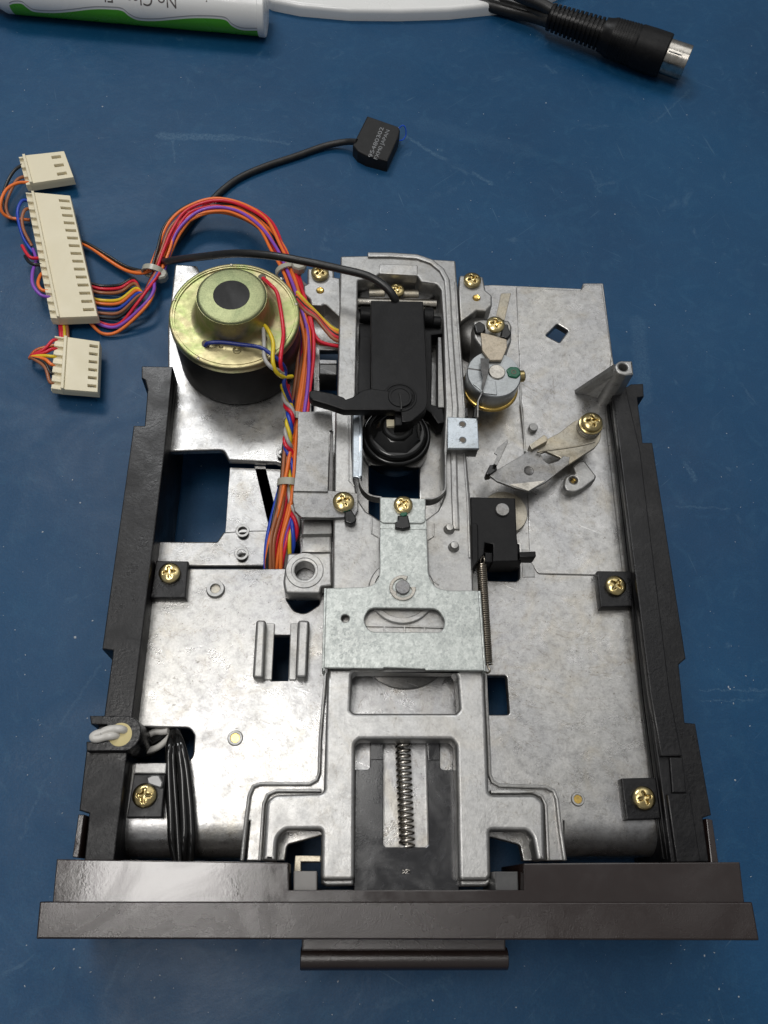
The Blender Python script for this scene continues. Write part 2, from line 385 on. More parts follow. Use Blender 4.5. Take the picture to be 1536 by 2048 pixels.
def sweep(path, r, n=8, closed=False):
    vs, fs = [], []; N_ = len(path)
    t = (path[1]-path[0]).normalized()
    u = t.cross(Vector((0, 0, 1)));  u = u.normalized() if u.length > 1e-3 else Vector((1, 0, 0))
    for i, p in enumerate(path):
        tt = (path[min(i+1, N_-1)]-path[max(i-1, 0)]).normalized()
        u = (u-tt*u.dot(tt)).normalized(); v = tt.cross(u)
        rr = r[i] if isinstance(r, list) else r
        for j in range(n):
            a = 2*math.pi*j/n
            vs.append(p+u*rr*math.cos(a)+v*rr*math.sin(a))
    for i in range(N_-1):
        for j in range(n):
            k = (j+1) % n
            fs.append((i*n+j, i*n+k, (i+1)*n+k, (i+1)*n+j))
    fs.append(tuple(range(n))[::-1]); fs.append(tuple((N_-1)*n+j for j in range(n)))
    return vs, fs
def tube(name, pts, r, m, parent=None, n=8, k=6, raw=False):
    path = pts if raw else catmull(pts, k)
    vs, fs = sweep(path, r, n)
    return mesh(name, vs, fs, m, parent, ang=50)
def WP(pts): return [W(*p) for p in pts]     # (x, y, z) triples
def lathe(name, c, prof, m, parent=None, n=48, axis=None, a0=0.0, ang=32, caps=True):
    """prof = [(radius, height)] from bottom to top round the axis through c"""
    c = Vector(c); ax = Vector(axis).normalized() if axis is not None else Vector((0, 0, 1))
    q = Vector((0, 0, 1)).rotation_difference(ax)
    vs, fs = [], []; 
    for r, h in prof:
        for j in range(n):
            a = a0+2*math.pi*j/n
            vs.append(c+q @ Vector((max(r, 0.001)*math.cos(a), max(r, 0.001)*math.sin(a), h)))
    for i in range(len(prof)-1):
        for j in range(n):
            k = (j+1) % n
            fs.append((i*n+j, i*n+k, (i+1)*n+k, (i+1)*n+j))
    if caps: fs.append(tuple(range(n))[::-1]); fs.append(tuple((len(prof)-1)*n+j for j in range(n)))
    return mesh(name, vs, fs, m, parent, ang=ang)
def helix(name, a, b, R, wire, turns, m, parent=None, n=6, per=14):
    ax = (b-a); L = ax.length; ax = ax.normalized(); q = Vector((0, 0, 1)).rotation_difference(ax)
    path = []
    for i in range(int(turns*per)+1):
        s = i/(turns*per); an = 2*math.pi*turns*s
        path.append(a+q @ Vector((R*math.cos(an), R*math.sin(an), L*s)))
    return tube(name, path, wire, m, parent, n, raw=True)

# screw with a real cross recess (origin at the underside centre of the head)
def screw_mesh(R=2.4, H=1.5):
    n = 48; rings = [0.0, 0.08, 0.16, 0.24, 0.32, 0.40, 0.46, 0.52, 0.58, 0.66, 0.76, 0.86, 0.93, 0.98, 1.0]
    vs, fs = [], []
    for r in rings:
        for j in range(n):
            a = 2*math.pi*j/n; x, y = r*math.cos(a), r*math.sin(a)
            z = H*(0.42+0.58*math.sqrt(max(0, 1-(r*0.96)**2)))
            ww = 0.15*(1-0.35*r)+0.06*max(0, 0.3-r)
            arm = min(abs(x), abs(y)); far = max(abs(x), abs(y))
            t = max(0, min(1, (ww+0.03-arm)/0.07))*max(0, min(1, (0.60-far)/0.08))
            core = max(0, min(1, (0.26-r)/0.06))
            z -= max(t, core)*H*(0.62-0.45*far)
            vs.append((x*R, y*R, z))
    k = len(rings)
    for z, r in ((0.14*H, 1.0), (0.0, 0.97)):
        for j in range(n):
            a = 2*math.pi*j/n; vs.append((R*r*math.cos(a), R*r*math.sin(a), z))
    for i in range(k+1):
        for j in range(n):
            l = (j+1) % n; fs.append((i*n+j, i*n+l, (i+1)*n+l, (i+1)*n+j))
    fs.append(tuple((k+1)*n+j for j in range(n)))
    me = bpy.data.meshes.new('screw'); me.from_pydata([tuple(Vector(v)*S) for v in vs], [], fs); me.validate()
    bm = bmesh.new(); bm.from_mesh(me); bmesh.ops.remove_doubles(bm, verts=bm.verts, dist=1e-7)
    bmesh.ops.recalc_face_normals(bm, faces=bm.faces); bm.to_mesh(me); bm.free()
    smooth(me, 40); me.materials.append(M['gold']); return me
SCREW = screw_mesh()
def screw(x, y, z, R, parent, rot=0.3, washer=None):
    o = bpy.data.objects.new('screw', SCREW); link(o, parent)
    P = W(x, y, z); o.location = P*S; k = R/2.4; o.scale = (k, k, k); o.rotation_euler = (0, 0, rot)
    if washer:
        lathe('washer', P-Vector((0, 0, 0.5)), [(R*1.25, 0), (R*1.25, 0.4), (R*1.18, 0.48), (0.5, 0.48)], 'gold', o if False else parent, 36)
    return o

# ------------------------------------------------------------------ work mat
g = mesh('work_surface', [(-700, -600, 0), (700, -600, 0), (700, 900, 0), (-700, 900, 0)], [(0, 1, 2, 3)], 'mat', sm=False)
g['kind'] = 'structure'; g['label'] = 'scuffed dark blue rubber work mat under everything'
# crumbs and flecks of dust lying on it
vs, fs = [], []
def fleck(x, y, s, z0=0.03):
    P = W(x, y, 0); n = random.randint(4, 6); b = len(vs); a0 = random.random()*6; el = random.uniform(0.35, 1)
    for j in range(n):
        a = 2*math.pi*j/n
        p = Vector((math.cos(a), el*math.sin(a)))*s*random.uniform(0.6, 1.2)
        p.rotate(Matrix.Rotation(a0, 2)); vs.append((P.x+p.x, P.y+p.y, z0))
    vs.append((P.x, P.y, z0+s*0.5)); 
    for j in range(n): fs.append((b+j, b+(j+1) % n, b+n))
for x, y, s in [(205, 213, 1.1), (214, 193, .6), (362, 155, .7), (648+444, 206, .9), (1092, 206, .9), (1287, 198, .5), (1028, 326, .5), (1123, 385, .5),
                (1457, 1374, .9), (1467, 1407, 1.0), (1460, 1378, .7), (1468, 1375, .6), (1500, 1452, .5), (1470, 1560, .9), (1462, 1472, .4), (1310, 610, .9),
                (1298, 655, .7), (1500, 1835, .6), (472, 1900, .7), (160, 1935, .8), (107, 1938, .9), (363, 1917, .5), (148, 1898, .7), (676, 1963, .6),
                (150, 1275, .9), (80, 1450, .6), (30, 1260, .5), (145, 960, .6), (240, 650, .6), (55, 1550, .4)]: fleck(x, y, s*0.45)
for i in range(620):
    fleck(random.uniform(0, 1536), random.uniform(60, 2048), random.choice([0.09, 0.11, 0.14, 0.18, 0.28]))
m_, t_, b_ = newmat('pale_dust'); b_.inputs['Base Color'].default_value = (0.42, 0.46, 0.50, 1); b_.inputs['Roughness'].default_value = 0.8
M['dust'] = m_
d = mesh('dust_specks', vs, fs, 'dust', sm=False); d['kind'] = 'stuff'

# ------------------------------------------------------------------ the disk drive
D = thing('disk_drive', 'opened metal floppy disk drive chassis with black side rails lying on the blue mat', 'disk drive', (0, 0, 0))
P = 22.0
def hc(x, y, r, z=P, n=24): return circp(x, y, z, r, n)
def H(pts, z=P): return poly(pts, z)

wire_hole = z10((425, 778), (735, 785, 2), (765, 830, 1.5), (755, 960, 2), (712, 1002), (395, 1002), (330, 985))
main = [(300, 1137), (530, 1137), (600, 1137), (600, 1095), (588, 1035), (600, 905), (626, 820), (626, 560), (690, 575), (880, 575), (985, 569, .5), (1163, 577), (1166, 566, .5), (1207, 566, .5), (1226, 715), (1240, 800), (1262, 1000), (1372, 1642),
        (1127, 1642), (1132, 1722), (1046, 1722), (1040, 1690, 1), (985, 1675), (640, 1672), (575, 1690, 1), (570, 1722), (492, 1722), (500, 1642), (203, 1642), (240, 1300)]
holes = [H([(738, 885), (839, 885), (839, 1045), (738, 1045)]),
         H([(627, 700), (676, 700), (676, 812), (627, 812)]),
         H([(574, 1196), (638, 1196), (640, 1208, 3), (610, 1228, 3), (588, 1222, 3), (574, 1200, 3)]),
         H(z10((1250, 215), (1350, 215), (1340, 496), (1240, 496))),
         H(z11((1255, 515, .5), (1365, 515, .8), (1380, 715, .8), (1262, 715, .5))),
         H(z9((225, 640), (425, 640), (428, 850, 1.2), (405, 868), (228, 862, .5))),
         H(z6((700, 552, .4), (785, 468, .6), (865, 515, .6), (800, 603, .4))),
         H(wire_hole)]
holes[1] = H([(640, 700), (676, 700), (676, 812), (640, 812)])
chassis = prism('chassis_plate', [poly(main, P)]+holes, P, P-2.2, 'plate', D, 0.35, 3)
# the rear left deck lies a little lower and carries the motor
rl = [(350, 528, .8), (394, 531, .8), (402, 550), (598, 553), (624, 575), (624, 822), (598, 905), (586, 1035), (598, 1092), (590, 1080), (560, 1095), (530, 1132), (300, 1132), (290, 1000), (322, 760), (336, 740), (336, 650)]
zq = P-0.7
rlh = [poly([(322, 903, 2), (446, 899, 2), (457, 920), (566, 925, 1), (580, 931), (592, 938), (590, 1062), (492, 1062), (447, 1064), (434, 1083, .5), (296, 1083)], zq),
       circp(487, 1070, zq, 1.15), circp(485, 1115, zq, 1.15), circp(566, 915, zq, 1.1)]
rlh[0] = poly([(322, 903, 2), (446, 899, 2), (457, 920), (552, 924), (585, 934), (583, 1060), (505, 1060), (470, 1062), (447, 1064), (434, 1083, .5), (296, 1083)], zq)
prism('motor_deck', [poly(rl, zq)]+rlh, zq, zq-2, 'plate', D, 0.5, 3)
rec = P-3.4
prism('recessed_plate', [poly([(460, 935), (600, 940), (600, 1075), (450, 1075)], rec), poly(z7((1190, 815), (1266, 815), (1358, 1195), (1335, 1330), (1310, 1330)), rec)], rec, rec-1.2, 'plate', D, 0.1)
for x, y in ((487, 1070), (485, 1115), (566, 915)):
    lathe('threaded_boss', W(x, y, zq-3), [(1.9, 0), (1.9, 3.02), (1.8, 3.12), (1.25, 3.12), (1.1, 2.95), (1.1, 0.2)], 'cast', D, 28)
    lathe('bore_shade_plug', W(x, y, zq-3), [(1.09, .3), (1.09, 1.6)], 'dark_steel', D, 20)  # dark plug put in for the shade down the closed hole
pad = [(1032, 574), (1160, 581), (1169, 569), (1204, 569), (1224, 711), (1211, 812), (1216, 880), (1247, 1152), (1090, 1148), (1076, 1147, 1.5), (1060, 1122, 1.5), (1055, 985), (1041, 766)]
prism('raised_pad', [poly(pad, P+0.45), H(z6((698, 552, .6), (785, 464, .8), (870, 515, .8), (800, 608, .6)), P+0.45)], P+0.45, P-0.5, 'plate', D, 0.3)
# the front edge rolls over and down
def bend(x0a, x0b, x1a, x1b):
    A, B = W(x0a, 1640, P), W(x1a, 1640, P); A2, B2 = W(x0b, 1722, P), W(x1b, 1722, P); R = 8.0
    vs, fs = [], []; k = 16
    for Q, Q2 in ((A, A2), (B, B2)):
        vs.append(Q+Vector((0, 2.0, 0.015)))
    for i in range(k+1):
        a = math.pi/2*i/k
        for Q, Q2 in ((A, A2), (B, B2)):
            d = (Q2-Q); d.z = 0; d.normalize()
            vs.append(Q+d*R*math.sin(a)-Vector((0, 0, R*(1-math.cos(a))-0.015)))
    for Q in (0, 1): vs.append(vs[2*k+2+Q]+Vector((0, 0, -8)))
    for i in range(k+2): fs.append((2*i, 2*i+1, 2*i+3, 2*i+2))
    n_ = len(vs)                                  # inner skin, so that the sheet has its real thickness
    for i in range(0, n_, 2):
        for j in (0, 1):
            p = vs[i+j]; q0 = vs[max(i-2, 0)+j]; q1 = vs[min(i+2, n_-2)+j]; t_ = (q1-q0).normalized()
            vs.append(p+Vector((0, t_.z, -t_.y)).normalized()*-1.5*(1 if -t_.y < 0 else -1) if False else p+Vector((0, 1.2 if i > 4 else 0, -1.2)))
    for i in range(k+2): fs.append((n_+2*i, n_+2*i+2, n_+2*i+3, n_+2*i+1))
    for j in (0, 1):
        for i in range(k+2): fs.append((2*i+j, 2*i+2+j, n_+2*i+2+j, n_+2*i+j))
    return mesh('rolled_front_edge', vs, fs, 'plate', D, ang=40)
bend(205, 200, 497, 492); bend(1129, 1132, 1360, 1365)
# bosses and brass inserts
def ringboss(x, y, zt, ro, ri, m='cast', fill='brass', zf=0.8, h=1.5, parent=D):
    lathe('boss', W(x, y, zt-h), [(ro+.25, 0), (ro+.05, h*.7), (ro-.12, h), (ri+.12, h), (ri, h-.15), (ri, h-zf)], m, parent, 36)
    lathe('insert', W(x, y, zt-h), [(ri*.98, 0), (ri*.98, h-zf+.05)], fill, parent, 24)
ringboss(432, 1181, P+1.2, 2.3, 1.25, 'cast', 'tan_steel', .9, 1.7)
ringboss(471, 1477, P+0.5, 1.8, 1.1, 'cast', 'brass', .35, 1.0)
ringboss(1154, 1599, P+0.5, 1.6, 1.0, 'cast', 'brass', .3, 1.0)
for a, b in ((z10((1143, 120, .9), (1205, 122, .9), (1190, 482, .9), (1120, 478, .9)), z10((1200, 142, .3), (1258, 142, .3), (1240, 490, .3), (1183, 490, .3))),
             (z10((1400, 120, .9), (1472, 124, .9), (1457, 478, .9), (1384, 476, .9)), z10((1355, 142, .3), (1402, 142, .3), (1388, 492, .3), (1345, 490, .3)))):
    pp('guide_block', a, P+4.2, P-.3, 'cast', D, 0.7, seg=3)
    pp('guide_shelf', b, P+0.8, P-.3, 'cast', D, 0.2)
# raised ribs round the fork pocket
strip('rib', [(652, 1345)]+z12((368, 60), (364, 215), (352, 250), (320, 268), (95, 268), (60, 280), (42, 320), (28, 420), (8, 622)), 0.9, P+1.6, P-.3, 'cast', D, 0.4)
strip('rib', [(971, 1345)]+z12((1140, 60), (1146, 225), (1160, 258), (1190, 276), (1405, 284), (1440, 300), (1456, 340), (1470, 470), (1492, 622)), 0.9, P+1.6, P-.3, 'cast', D, 0.4)
strip('rib', z12((372, 300), (165, 300), (125, 318), (108, 360), (90, 622)), 0.8, P+2.6, P-.3, 'cast', D, 0.35)
strip('rib', z12((1150, 306), (1340, 306), (1385, 325), (1404, 365), (1416, 622)), 0.8, P+2.6, P-.3, 'cast', D, 0.35)

# ---- side rails
RZ = 29.0
left = [(283, 732, .3), (346, 733, .3), (330, 897), (302, 1126), (293, 1200), (265, 1432), (254, 1512), (228, 1722), (168, 1722), (178, 1627), (158, 1621), (172, 1503), (208, 1432), (226, 1301), (204, 1298), (267, 851), (289, 851), (295, 778), (290, 760), (283, 756)]
rail_l = thing('side_rail', '', '', (0, 0, 0)); rail_l.parent = D
del rail_l['label'], rail_l['category']; rail_l['label'] = 'left black rail with the wire grommet'
prism('rail_body', [poly(left, RZ)], RZ, 3, 'rail', rail_l, 0.3)
def inner_ledge(pts, zt, parent, wdt=0.8):
    strip('rail_lip', pts, wdt, zt, zt-1.3, 'black', parent, 0.15)
inner_ledge([(347, 760), (330, 897), (303, 1126), (293, 1206), (267, 1425)], RZ-3.2, rail_l, 1.2)
inner_ledge([(254, 1530), (230, 1715)], RZ-3.2, rail_l, 1.2)
right = [(1224, 774, .3), (1254, 773), (1262, 768), (1287, 767, .3), (1288, 793), (1275, 795), (1286, 885), (1305, 885), (1372, 1317), (1358, 1329), (1370, 1445), (1391, 1447), (1423, 1630), (1406, 1636), (1418, 1724), (1342, 1724), (1324, 1580), (1296, 1380), (1252, 1000)]
rail_r = thing('side_rail', '', '', (0, 0, 0)); rail_r.parent = D
del rail_r['label'], rail_r['category']; rail_r['label'] = 'right black rail with stepped inner face'
lowr = [(p[0], p[1]) for p in right]
zl = RZ-1.4
prism('rail_body', [poly(right, zl)], zl, 3, 'rail', rail_r, 0.3)
pp('rail_ridge', [(1224, 773), (1252, 773), (1258, 800), (1281, 900), (1309, 1130), (1341, 1390), (1365, 1512), (1322, 1512), (1300, 1385), (1252, 1000)], RZ, zl-.5, 'rail', rail_r, 0.35)
pp('rail_block', z14((1008, 755, .3), (1128, 750, .3), (1185, 1112), (1058, 1112)), RZ-.2, zl-.5, 'rail', rail_r, 0.3)
pp('rail_block', z14((1020, 560, .3), (1090, 560), (1110, 748), (1035, 748)), RZ-.6, zl-.5, 'rail', rail_r, 0.3)
inner_ledge([(1226, 800), (1240, 905), (1270, 1160), (1296, 1392), (1325, 1610), (1340, 1718)], RZ-3.2, rail_r, 1.4)
inner_ledge([(1222, 800), (1237, 905), (1266, 1160), (1292, 1392), (1321, 1610), (1336, 1718)], RZ-5.0, rail_r, 2.4)
for zz, side, tabs in ((25.2, rail_l, [([(312, 1121, .2), (377, 1122, .2), (371, 1196, .2), (300, 1196, .2)]), zL((700, 812), (1050, 816, .2), (1008, 1292, .2), (620, 1292))]),
                       (25.2, rail_r, [z9((903, 803, .3), (1122, 806), (1120, 1022), (928, 1027, .3)), z14((768, 672, .3), (950, 668), (975, 885), (795, 892, .3))])):
    for tb in tabs: pp('screw_tab', tb, zz, P, 'rail', side, 0.3)
pp('spacer_block', zL((712, 690), (1058, 690), (1050, 810), (700, 806)), 24.9, P-4, 'cast', rail_l, 0.3)
for x, y, r in ((340, 1148, 0.2), (290, 1592, 0.0), (1230, 1173, 0.9), (1286, 1597, 0.25)):
    screw(x, y, 25.25, 2.75, D, r)
# wire grommet on the left rail
gz = 32.0
horse = zL((215, 172, .2), (640, 172), (700, 190), (750, 230), (775, 290), (778, 360), (765, 430), (720, 500), (650, 550), (600, 560), (178, 562, .2), (178, 455, .2), (360, 452), (420, 440), (420, 300), (400, 272), (230, 268, .2))
pp('grommet', horse, gz, 12, 'rail', rail_l, 0.25)
lathe('sealant', W(*zL((555, 382))[0], gz-.4), [(3.1, -1), (3.1, 0.1), (2.9, .35), (2.0, .55), (0.5, .6)], 'putty', rail_l, 32)
pp('clip_arm', zL((90, 1255, .1), (158, 1258, .1), (95, 1725), (25, 1725)), 31, 12, 'bezel_smooth', rail_l, 0.2)
pp('clip_arm', z14((1212, 882, .2), (1245, 890, .2), (1277, 1115), (1238, 1115)), 28, 12, 'bezel_smooth', rail_r, 0.2)

# ---- bezel
bz = thing('bezel', '', '', (0, 0, 0)); bz.parent = D
del bz['label'], bz['category']
pp('front_panel', [(79, 1803, .3), (1505, 1804, .3), (1519, 1881, .3), (72, 1878, .3)], 41, 0.05, 'bezel', bz, 0.35, seg=3)
pp('rear_flange', [(113, 1718, .2), (577, 1725, .2), (577, 1780), (1048, 1780), (1048, 1727, .2), (1480, 1724, .2), (1490, 1812), (104, 1812)], 39.6, 14, 'bezel_smooth', bz, 0.25)
pp('button', zF((80, 183, .2), (218, 183, .2), (218, 310), (80, 310)), 36.5, 20, 'button', bz, 0.25)
b = pp('button', zF((1270, 186, .2), (1406, 186, .2), (1410, 310), (1274, 310)), 35.5, 20, 'button_dark', bz, 0.25)
pp('cavity_frame', zF((90, 92), (240, 92), (240, 130), (125, 130), (125, 200), (80, 200)), 27, 22, 'tan_steel', bz, 0.2)
# pull lever below the front panel
A, B = W(601, 1917, 27), W(1014, 1917, 27)
lathe('lever_bar', A, [(2.15, 0), (2.3, .15), (2.3, (B-A).length-.15), (2.15, (B-A).length)], 'bezel', bz, 28, axis=(B-A))
pp('lever_arm', zF((128, 560), (1334, 560), (1334, 655), (128, 655)), 30, 26, 'bezel', bz, 0.4)

# ---- fork casting
fork = [(655, 1336)]+z12((383, 312, 1.2), (160, 318, 3), (120, 352, 2), (103, 622, .5), (165, 626, .5), (172, 515, 3), (208, 482, 2), (374, 480, .8), (370, 700, 1.5), (385, 714, 1), (512, 714, 1), (526, 700, 1), (528, 85, 1.5), (548, 67, 1.2), (975, 67, 1.2), (992, 92, 1),
        (1003, 700, 1), (1015, 716, 1), (1135, 716, 1), (1151, 695, 1.5), (1146, 484, .8), (1318, 486, 3), (1342, 515, 2), (1362, 622, .5), (1402, 622, .5), (1394, 350, 3), (1352, 320, 2), (1143, 320, 1.2))+[(968, 1336)]
fk = pp('fork_casting', fork, 31.5, 26.2, 'fork', D, 0.9, holes=[z11((575, 508, 1.5), (595, 492), (1095, 494), (1112, 520, 1.5), (1125, 690, 2), (1105, 708), (582, 706, 1.5), (567, 690))], seg=4)
for q in (z12((372, 690), (520, 690), (522, 738, .6), (395, 740, 1.5), (372, 728)), z12((1005, 690), (1150, 690), (1150, 725), (1130, 742, 1.5), (1010, 742, .6))):
    pp('fork_foot', q, 28.6, 22.5, 'fork', D, 0.6, seg=3)
# polished slide and spring between the fork legs
sl = z12((528, 204), (588, 204, .6), (597, 190), (597, 40), (916, 40), (918, 195), (930, 206, .6), (1000, 208), (1005, 775), (522, 775))
pp('slide', sl, 26.0, 20, 'slide', D, 0.2, holes=[z12((658, 52), (855, 52), (866, 545, .6), (852, 560, .4), (668, 560, .4), (657, 548, .6))])
pp('slide_step', z12((600, 42), (655, 42), (657, 158), (598, 158)), 26.5, 25.5, 'slide', D, 0.1)
pp('slide_step', z12((862, 42), (914, 42), (914, 160), (864, 160)), 26.5, 25.5, 'slide', D, 0.1)
pp('spring_tray', z12((520, 40), (1005, 40), (1005, 600), (522, 600)), 22.6, 21.8, 'plate', D, 0.1)
helix('return_spring', W(805, 1478, 24.9), W(814, 1694, 24.9), 1.62, 0.40, 18.3, 'spring', D, 8, 20)
# embossed mark on the slide
e = Z(760, 1700, 15.36)
em = pp('embossed_mark', e((665, 585), (935, 575), (935, 738), (665, 742)), 26.12, 25.9, 'black', D, 0.03)
strip('mark_stroke', e((690, 610), (770, 665), (690, 725)), 0.2, 26.26, 26.1, 'nickel', em, 0.03)
strip('mark_stroke', e((770, 610), (850, 665), (770, 725)), 0.2, 26.26, 26.1, 'nickel', em, 0.03)
strip('mark_stroke', e((790, 600), (925, 625)), 0.18, 26.26, 26.1, 'nickel', em, 0.03)
strip('mark_stroke', e((800, 728), (905, 722)), 0.12, 26.22, 26.1, 'button', em, 0.03)

# ---- carriage frame
CZ = 31.0
out = z5((312, 122, .6), (505, 118), (1195, 155, .8), (1205, 300), (1225, 640), (1280, 1280))+z8((1300, 360), (1330, 680), (1352, 1320))+[(955, 1300), (655, 1300)]+z8((368, 1290), (372, 830), (378, 640), (385, 100))+z5((285, 1200),)
inn = z5((446, 308, .5), (490, 302, 1), (575, 285, 1), (612, 258, .8), (900, 272, .8), (928, 318, 1), (1045, 335, 1.5), (1082, 380, 1.5), (1100, 640), (1118, 1280))+z8((1142, 340), (1150, 660, 2), (1105, 770, 2), (1020, 832), (690, 832), (600, 775), (545, 695, 2), (520, 560), (508, 330), (508, 100))+z5((430, 1180),)
car = pp('carriage_frame', out, CZ, P+1.5, 'cast', D, 0.55, holes=[inn], seg=3)
strip('carriage_ridge', z5((520, 108), (700, 108), (900, 122), (1010, 160), (1090, 225), (1130, 300), (1140, 420), (1150, 640), (1172, 960), (1196, 1280))+z8((1215, 345), (1222, 650), (1232, 900)), 1.9, CZ+0.9, CZ-.5, 'cast', D, 0.6)
strip('carriage_ridge', z5((1195, 320), (1215, 640), (1262, 1280))+z8((1286, 360), (1312, 700), (1326, 1100)), 0.6, CZ+0.55, CZ-.5, 'cast', D, 0.25)
strip('carriage_ridge', z8((478, 110), (480, 330), (480, 560), (520, 600)), 0.35, CZ+0.3, CZ-.5, 'cast', D, 0.12)
pp('carriage_bridge', z5((612, 182, .5), (905, 190, .5), (900, 272), (612, 255)), CZ+0.5, CZ-3, 'fork', D, 0.3)
strip('carriage_ridge', z8((640, 815), (640, 930), (690, 962), (695, 1190), (680, 1240), (620, 1285)), 0.4, CZ+0.3, CZ-.5, 'cast', D, 0.15)
strip('carriage_ridge', z8((1075, 860), (1072, 950), (1030, 980), (1036, 1200), (1060, 1250), (1110, 1290)), 0.4, CZ+0.3, CZ-.5, 'cast', D, 0.15)
for q in ((1180, 905), (1212, 1030)):
    x, y = z8(q)[0]
    lathe('peg', W(x, y, CZ), [(1.5, 0), (1.25, .3), (1.15, 1.5), (.9, 1.9), (.3, 2.0)], 'cast', D, 28)
# rear brackets either side of the carriage
BZ = 28
for q, dot, scr in ((z5((58, 215, .6), (262, 222, .4), (264, 282), (312, 290), (312, 600), (190, 492, .5), (165, 505, .5), (85, 500, .5), (75, 455, .5), (30, 412, .8), (25, 350, .8), (58, 332)), (155, 388), (640, 549)),
                    (z5((1225, 268, .8), (1405, 278, .8), (1428, 385), (1476, 425, .8), (1476, 500, .8), (1430, 545, .5), (1360, 540, .5), (1232, 628), (1215, 400)), (1355, 445), (944, 563))):
    b = pp('bracket', q, BZ, P-1, 'cast', D, 0.6, seg=3)
    x, y = z5(dot)[0]
    lathe('rivet', W(x, y, BZ), [(1.25, -.2), (1.25, .1), (1.1, .25), (.8, .1), (0.2, .05)], 'brass', D, 24)
    screw(scr[0], scr[1], BZ+.1, 2.75, D, random.random())
pp('bracket_foot', z5((85, 470), (190, 470), (190, 520), (90, 515)), 26, P, 'cast', D, 0.3)
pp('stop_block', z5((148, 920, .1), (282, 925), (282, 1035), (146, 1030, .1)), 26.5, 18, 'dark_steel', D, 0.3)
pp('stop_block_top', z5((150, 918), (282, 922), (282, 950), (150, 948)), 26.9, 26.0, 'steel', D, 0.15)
# cross rod, clamp and rollers behind the head arm
A, B = W(714, 606, 27), W(872, 610, 27)
lathe('guide_rod', A, [(1.7, 0), (1.7, (B-A).length)], 'nickel', D, 24, axis=B-A)
A, B = W(714, 592, 25), W(870, 594, 25)
pp('rod_clamp', z5((452, 400), (520, 372, 1), (930, 376), (1060, 362, 1), (1070, 400), (980, 470), (452, 470)), 26, 21, 'dark_steel', D, 0.8, seg=3)
A, B = W(738, 588, 25.5), W(768, 588, 25.5)
lathe('clamp_barrel', A, [(1.6, 0), (1.6, (B-A).length)], 'tan_steel', D, 20, axis=B-A)
A, B = W(806, 590, 25.5), W(836, 590, 25.5)
lathe('clamp_barrel', A, [(1.6, 0), (1.6, (B-A).length)], 'tan_steel', D, 20, axis=B-A)
screw(793, 583, 28, 2.4, D, .4)
for (x0, y0, x1, y1, r) in ((720, 630, 744, 632, 2.6), (846, 636, 866, 637, 3.2), (864, 644, 882, 645, 1.8)):
    A, B = W(x0, y0, 30), W(x1, y1, 30)
    lathe('roller', A, [(r-.3, 0), (r, .3), (r, (B-A).length-.3), (r-.3, (B-A).length)], 'black', D, 24, axis=B-A)
pp('head_base', z5((455, 640), (1085, 650), (1095, 720), (1010, 730), (1015, 900), (1010, 1260), (1100, 1290), (1115, 1400), (1060, 1410), (1005, 1330), (960, 1300), (500, 1300), (470, 900), (455, 720)), 29.5, 24, 'black', D, 0.4)
pp('head_side', z5((1060, 745), (1085, 745), (1108, 1285), (1060, 1285)), 30.0, 24, 'steel', D, 0.2)

# ---- head load arm (black cover and lever)
hz = 39.5
arm = thing('head_arm', '', '', (0, 0, 0)); arm.parent = D
del arm['label'], arm['category']; arm['label'] = 'black plastic cover over the read head with hooked lever'
pp('arm_cover', z5((545, 463, .3), (946, 470, .3), (966, 800), (982, 1180), (982, 1290, 9), (850, 1400, 5), (785, 1396), (776, 1308), (552, 1200), (546, 900)), hz, hz-4, 'black', arm, 0.3)
pp('lever', z5((72, 1160, .6), (100, 1148, .6), (250, 1176), (335, 1206), (352, 1222), (400, 1205), (480, 1152, 1), (552, 1138), (700, 1160), (776, 1200), (782, 1310), (700, 1306), (336, 1304), (230, 1268), (95, 1228, .6), (68, 1200, .6)), hz+0.25, hz-2.6, 'black', arm, 0.35)
pp('lever_tip', z5((728, 1310), (850, 1400, .5), (800, 1422), (728, 1425)), hz-1.5, hz-5, 'black', arm, 0.3)
cx, cy = z5((768, 1212))[0]
lathe('pivot_disc', W(cx, cy, hz-.2), [(3.3, 0), (3.3, .55), (3.15, .7), (2.6, .7), (2.5, .55), (0.4, .55)], 'black', arm, 40)
lathe('pivot_ring', W(cx, cy, hz-.2), [(4.6, 0), (4.6, .3), (4.45, .4), (4.1, .4), (4.0, .2)], 'black', arm, 40)
strip('pivot_slot', z5((765, 1175), (775, 1215), (778, 1300)), 0.5, hz+.75, hz, 'gloss', arm, 0.15)
pp('arm_shim', z5((460, 740), (545, 740), (545, 1150), (440, 1180)), 33, 28, 'black', arm, 0.3)

# ---- spindle clamp
c = W(794, 862, 32)
sp_ = thing('disk_clamp', '', '', (0, 0, 0)); sp_.parent = D
del sp_['label'], sp_['category']
c0 = Vector((c.x, c.y, 0))
lathe('clamp_ring', c0, [(9.3, 22.5), (9.7, 23), (9.7, 29.3), (9.4, 29.9), (9.0, 30.2), (8.6, 30.0), (8.4, 29.6)], 'gloss', sp_, 64, ang=70)
lathe('clamp_collar', c0, [(8.3, 26), (8.3, 30.6), (8.0, 31.2), (7.5, 31.5), (7.2, 31.5)], 'gloss', sp_, 64, ang=70)
lathe('clamp_hub', c0, [(7.4, 28), (7.1, 31.6), (5.2, 33.6), (4.6, 33.8), (4.3, 33.7)], 'gloss', sp_, 8, a0=math.pi/8)
lathe('clamp_cup', c0, [(4.0, 30), (4.0, 34.4), (3.7, 34.7), (3.0, 34.7), (2.6, 34.3), (0.5, 34.2)], 'matt', sp_, 40)
pp('clamp_key', zH((578, 300), (660, 300), (662, 368), (580, 372)), 35.3, 33.5, 'cream', sp_, 0.2)

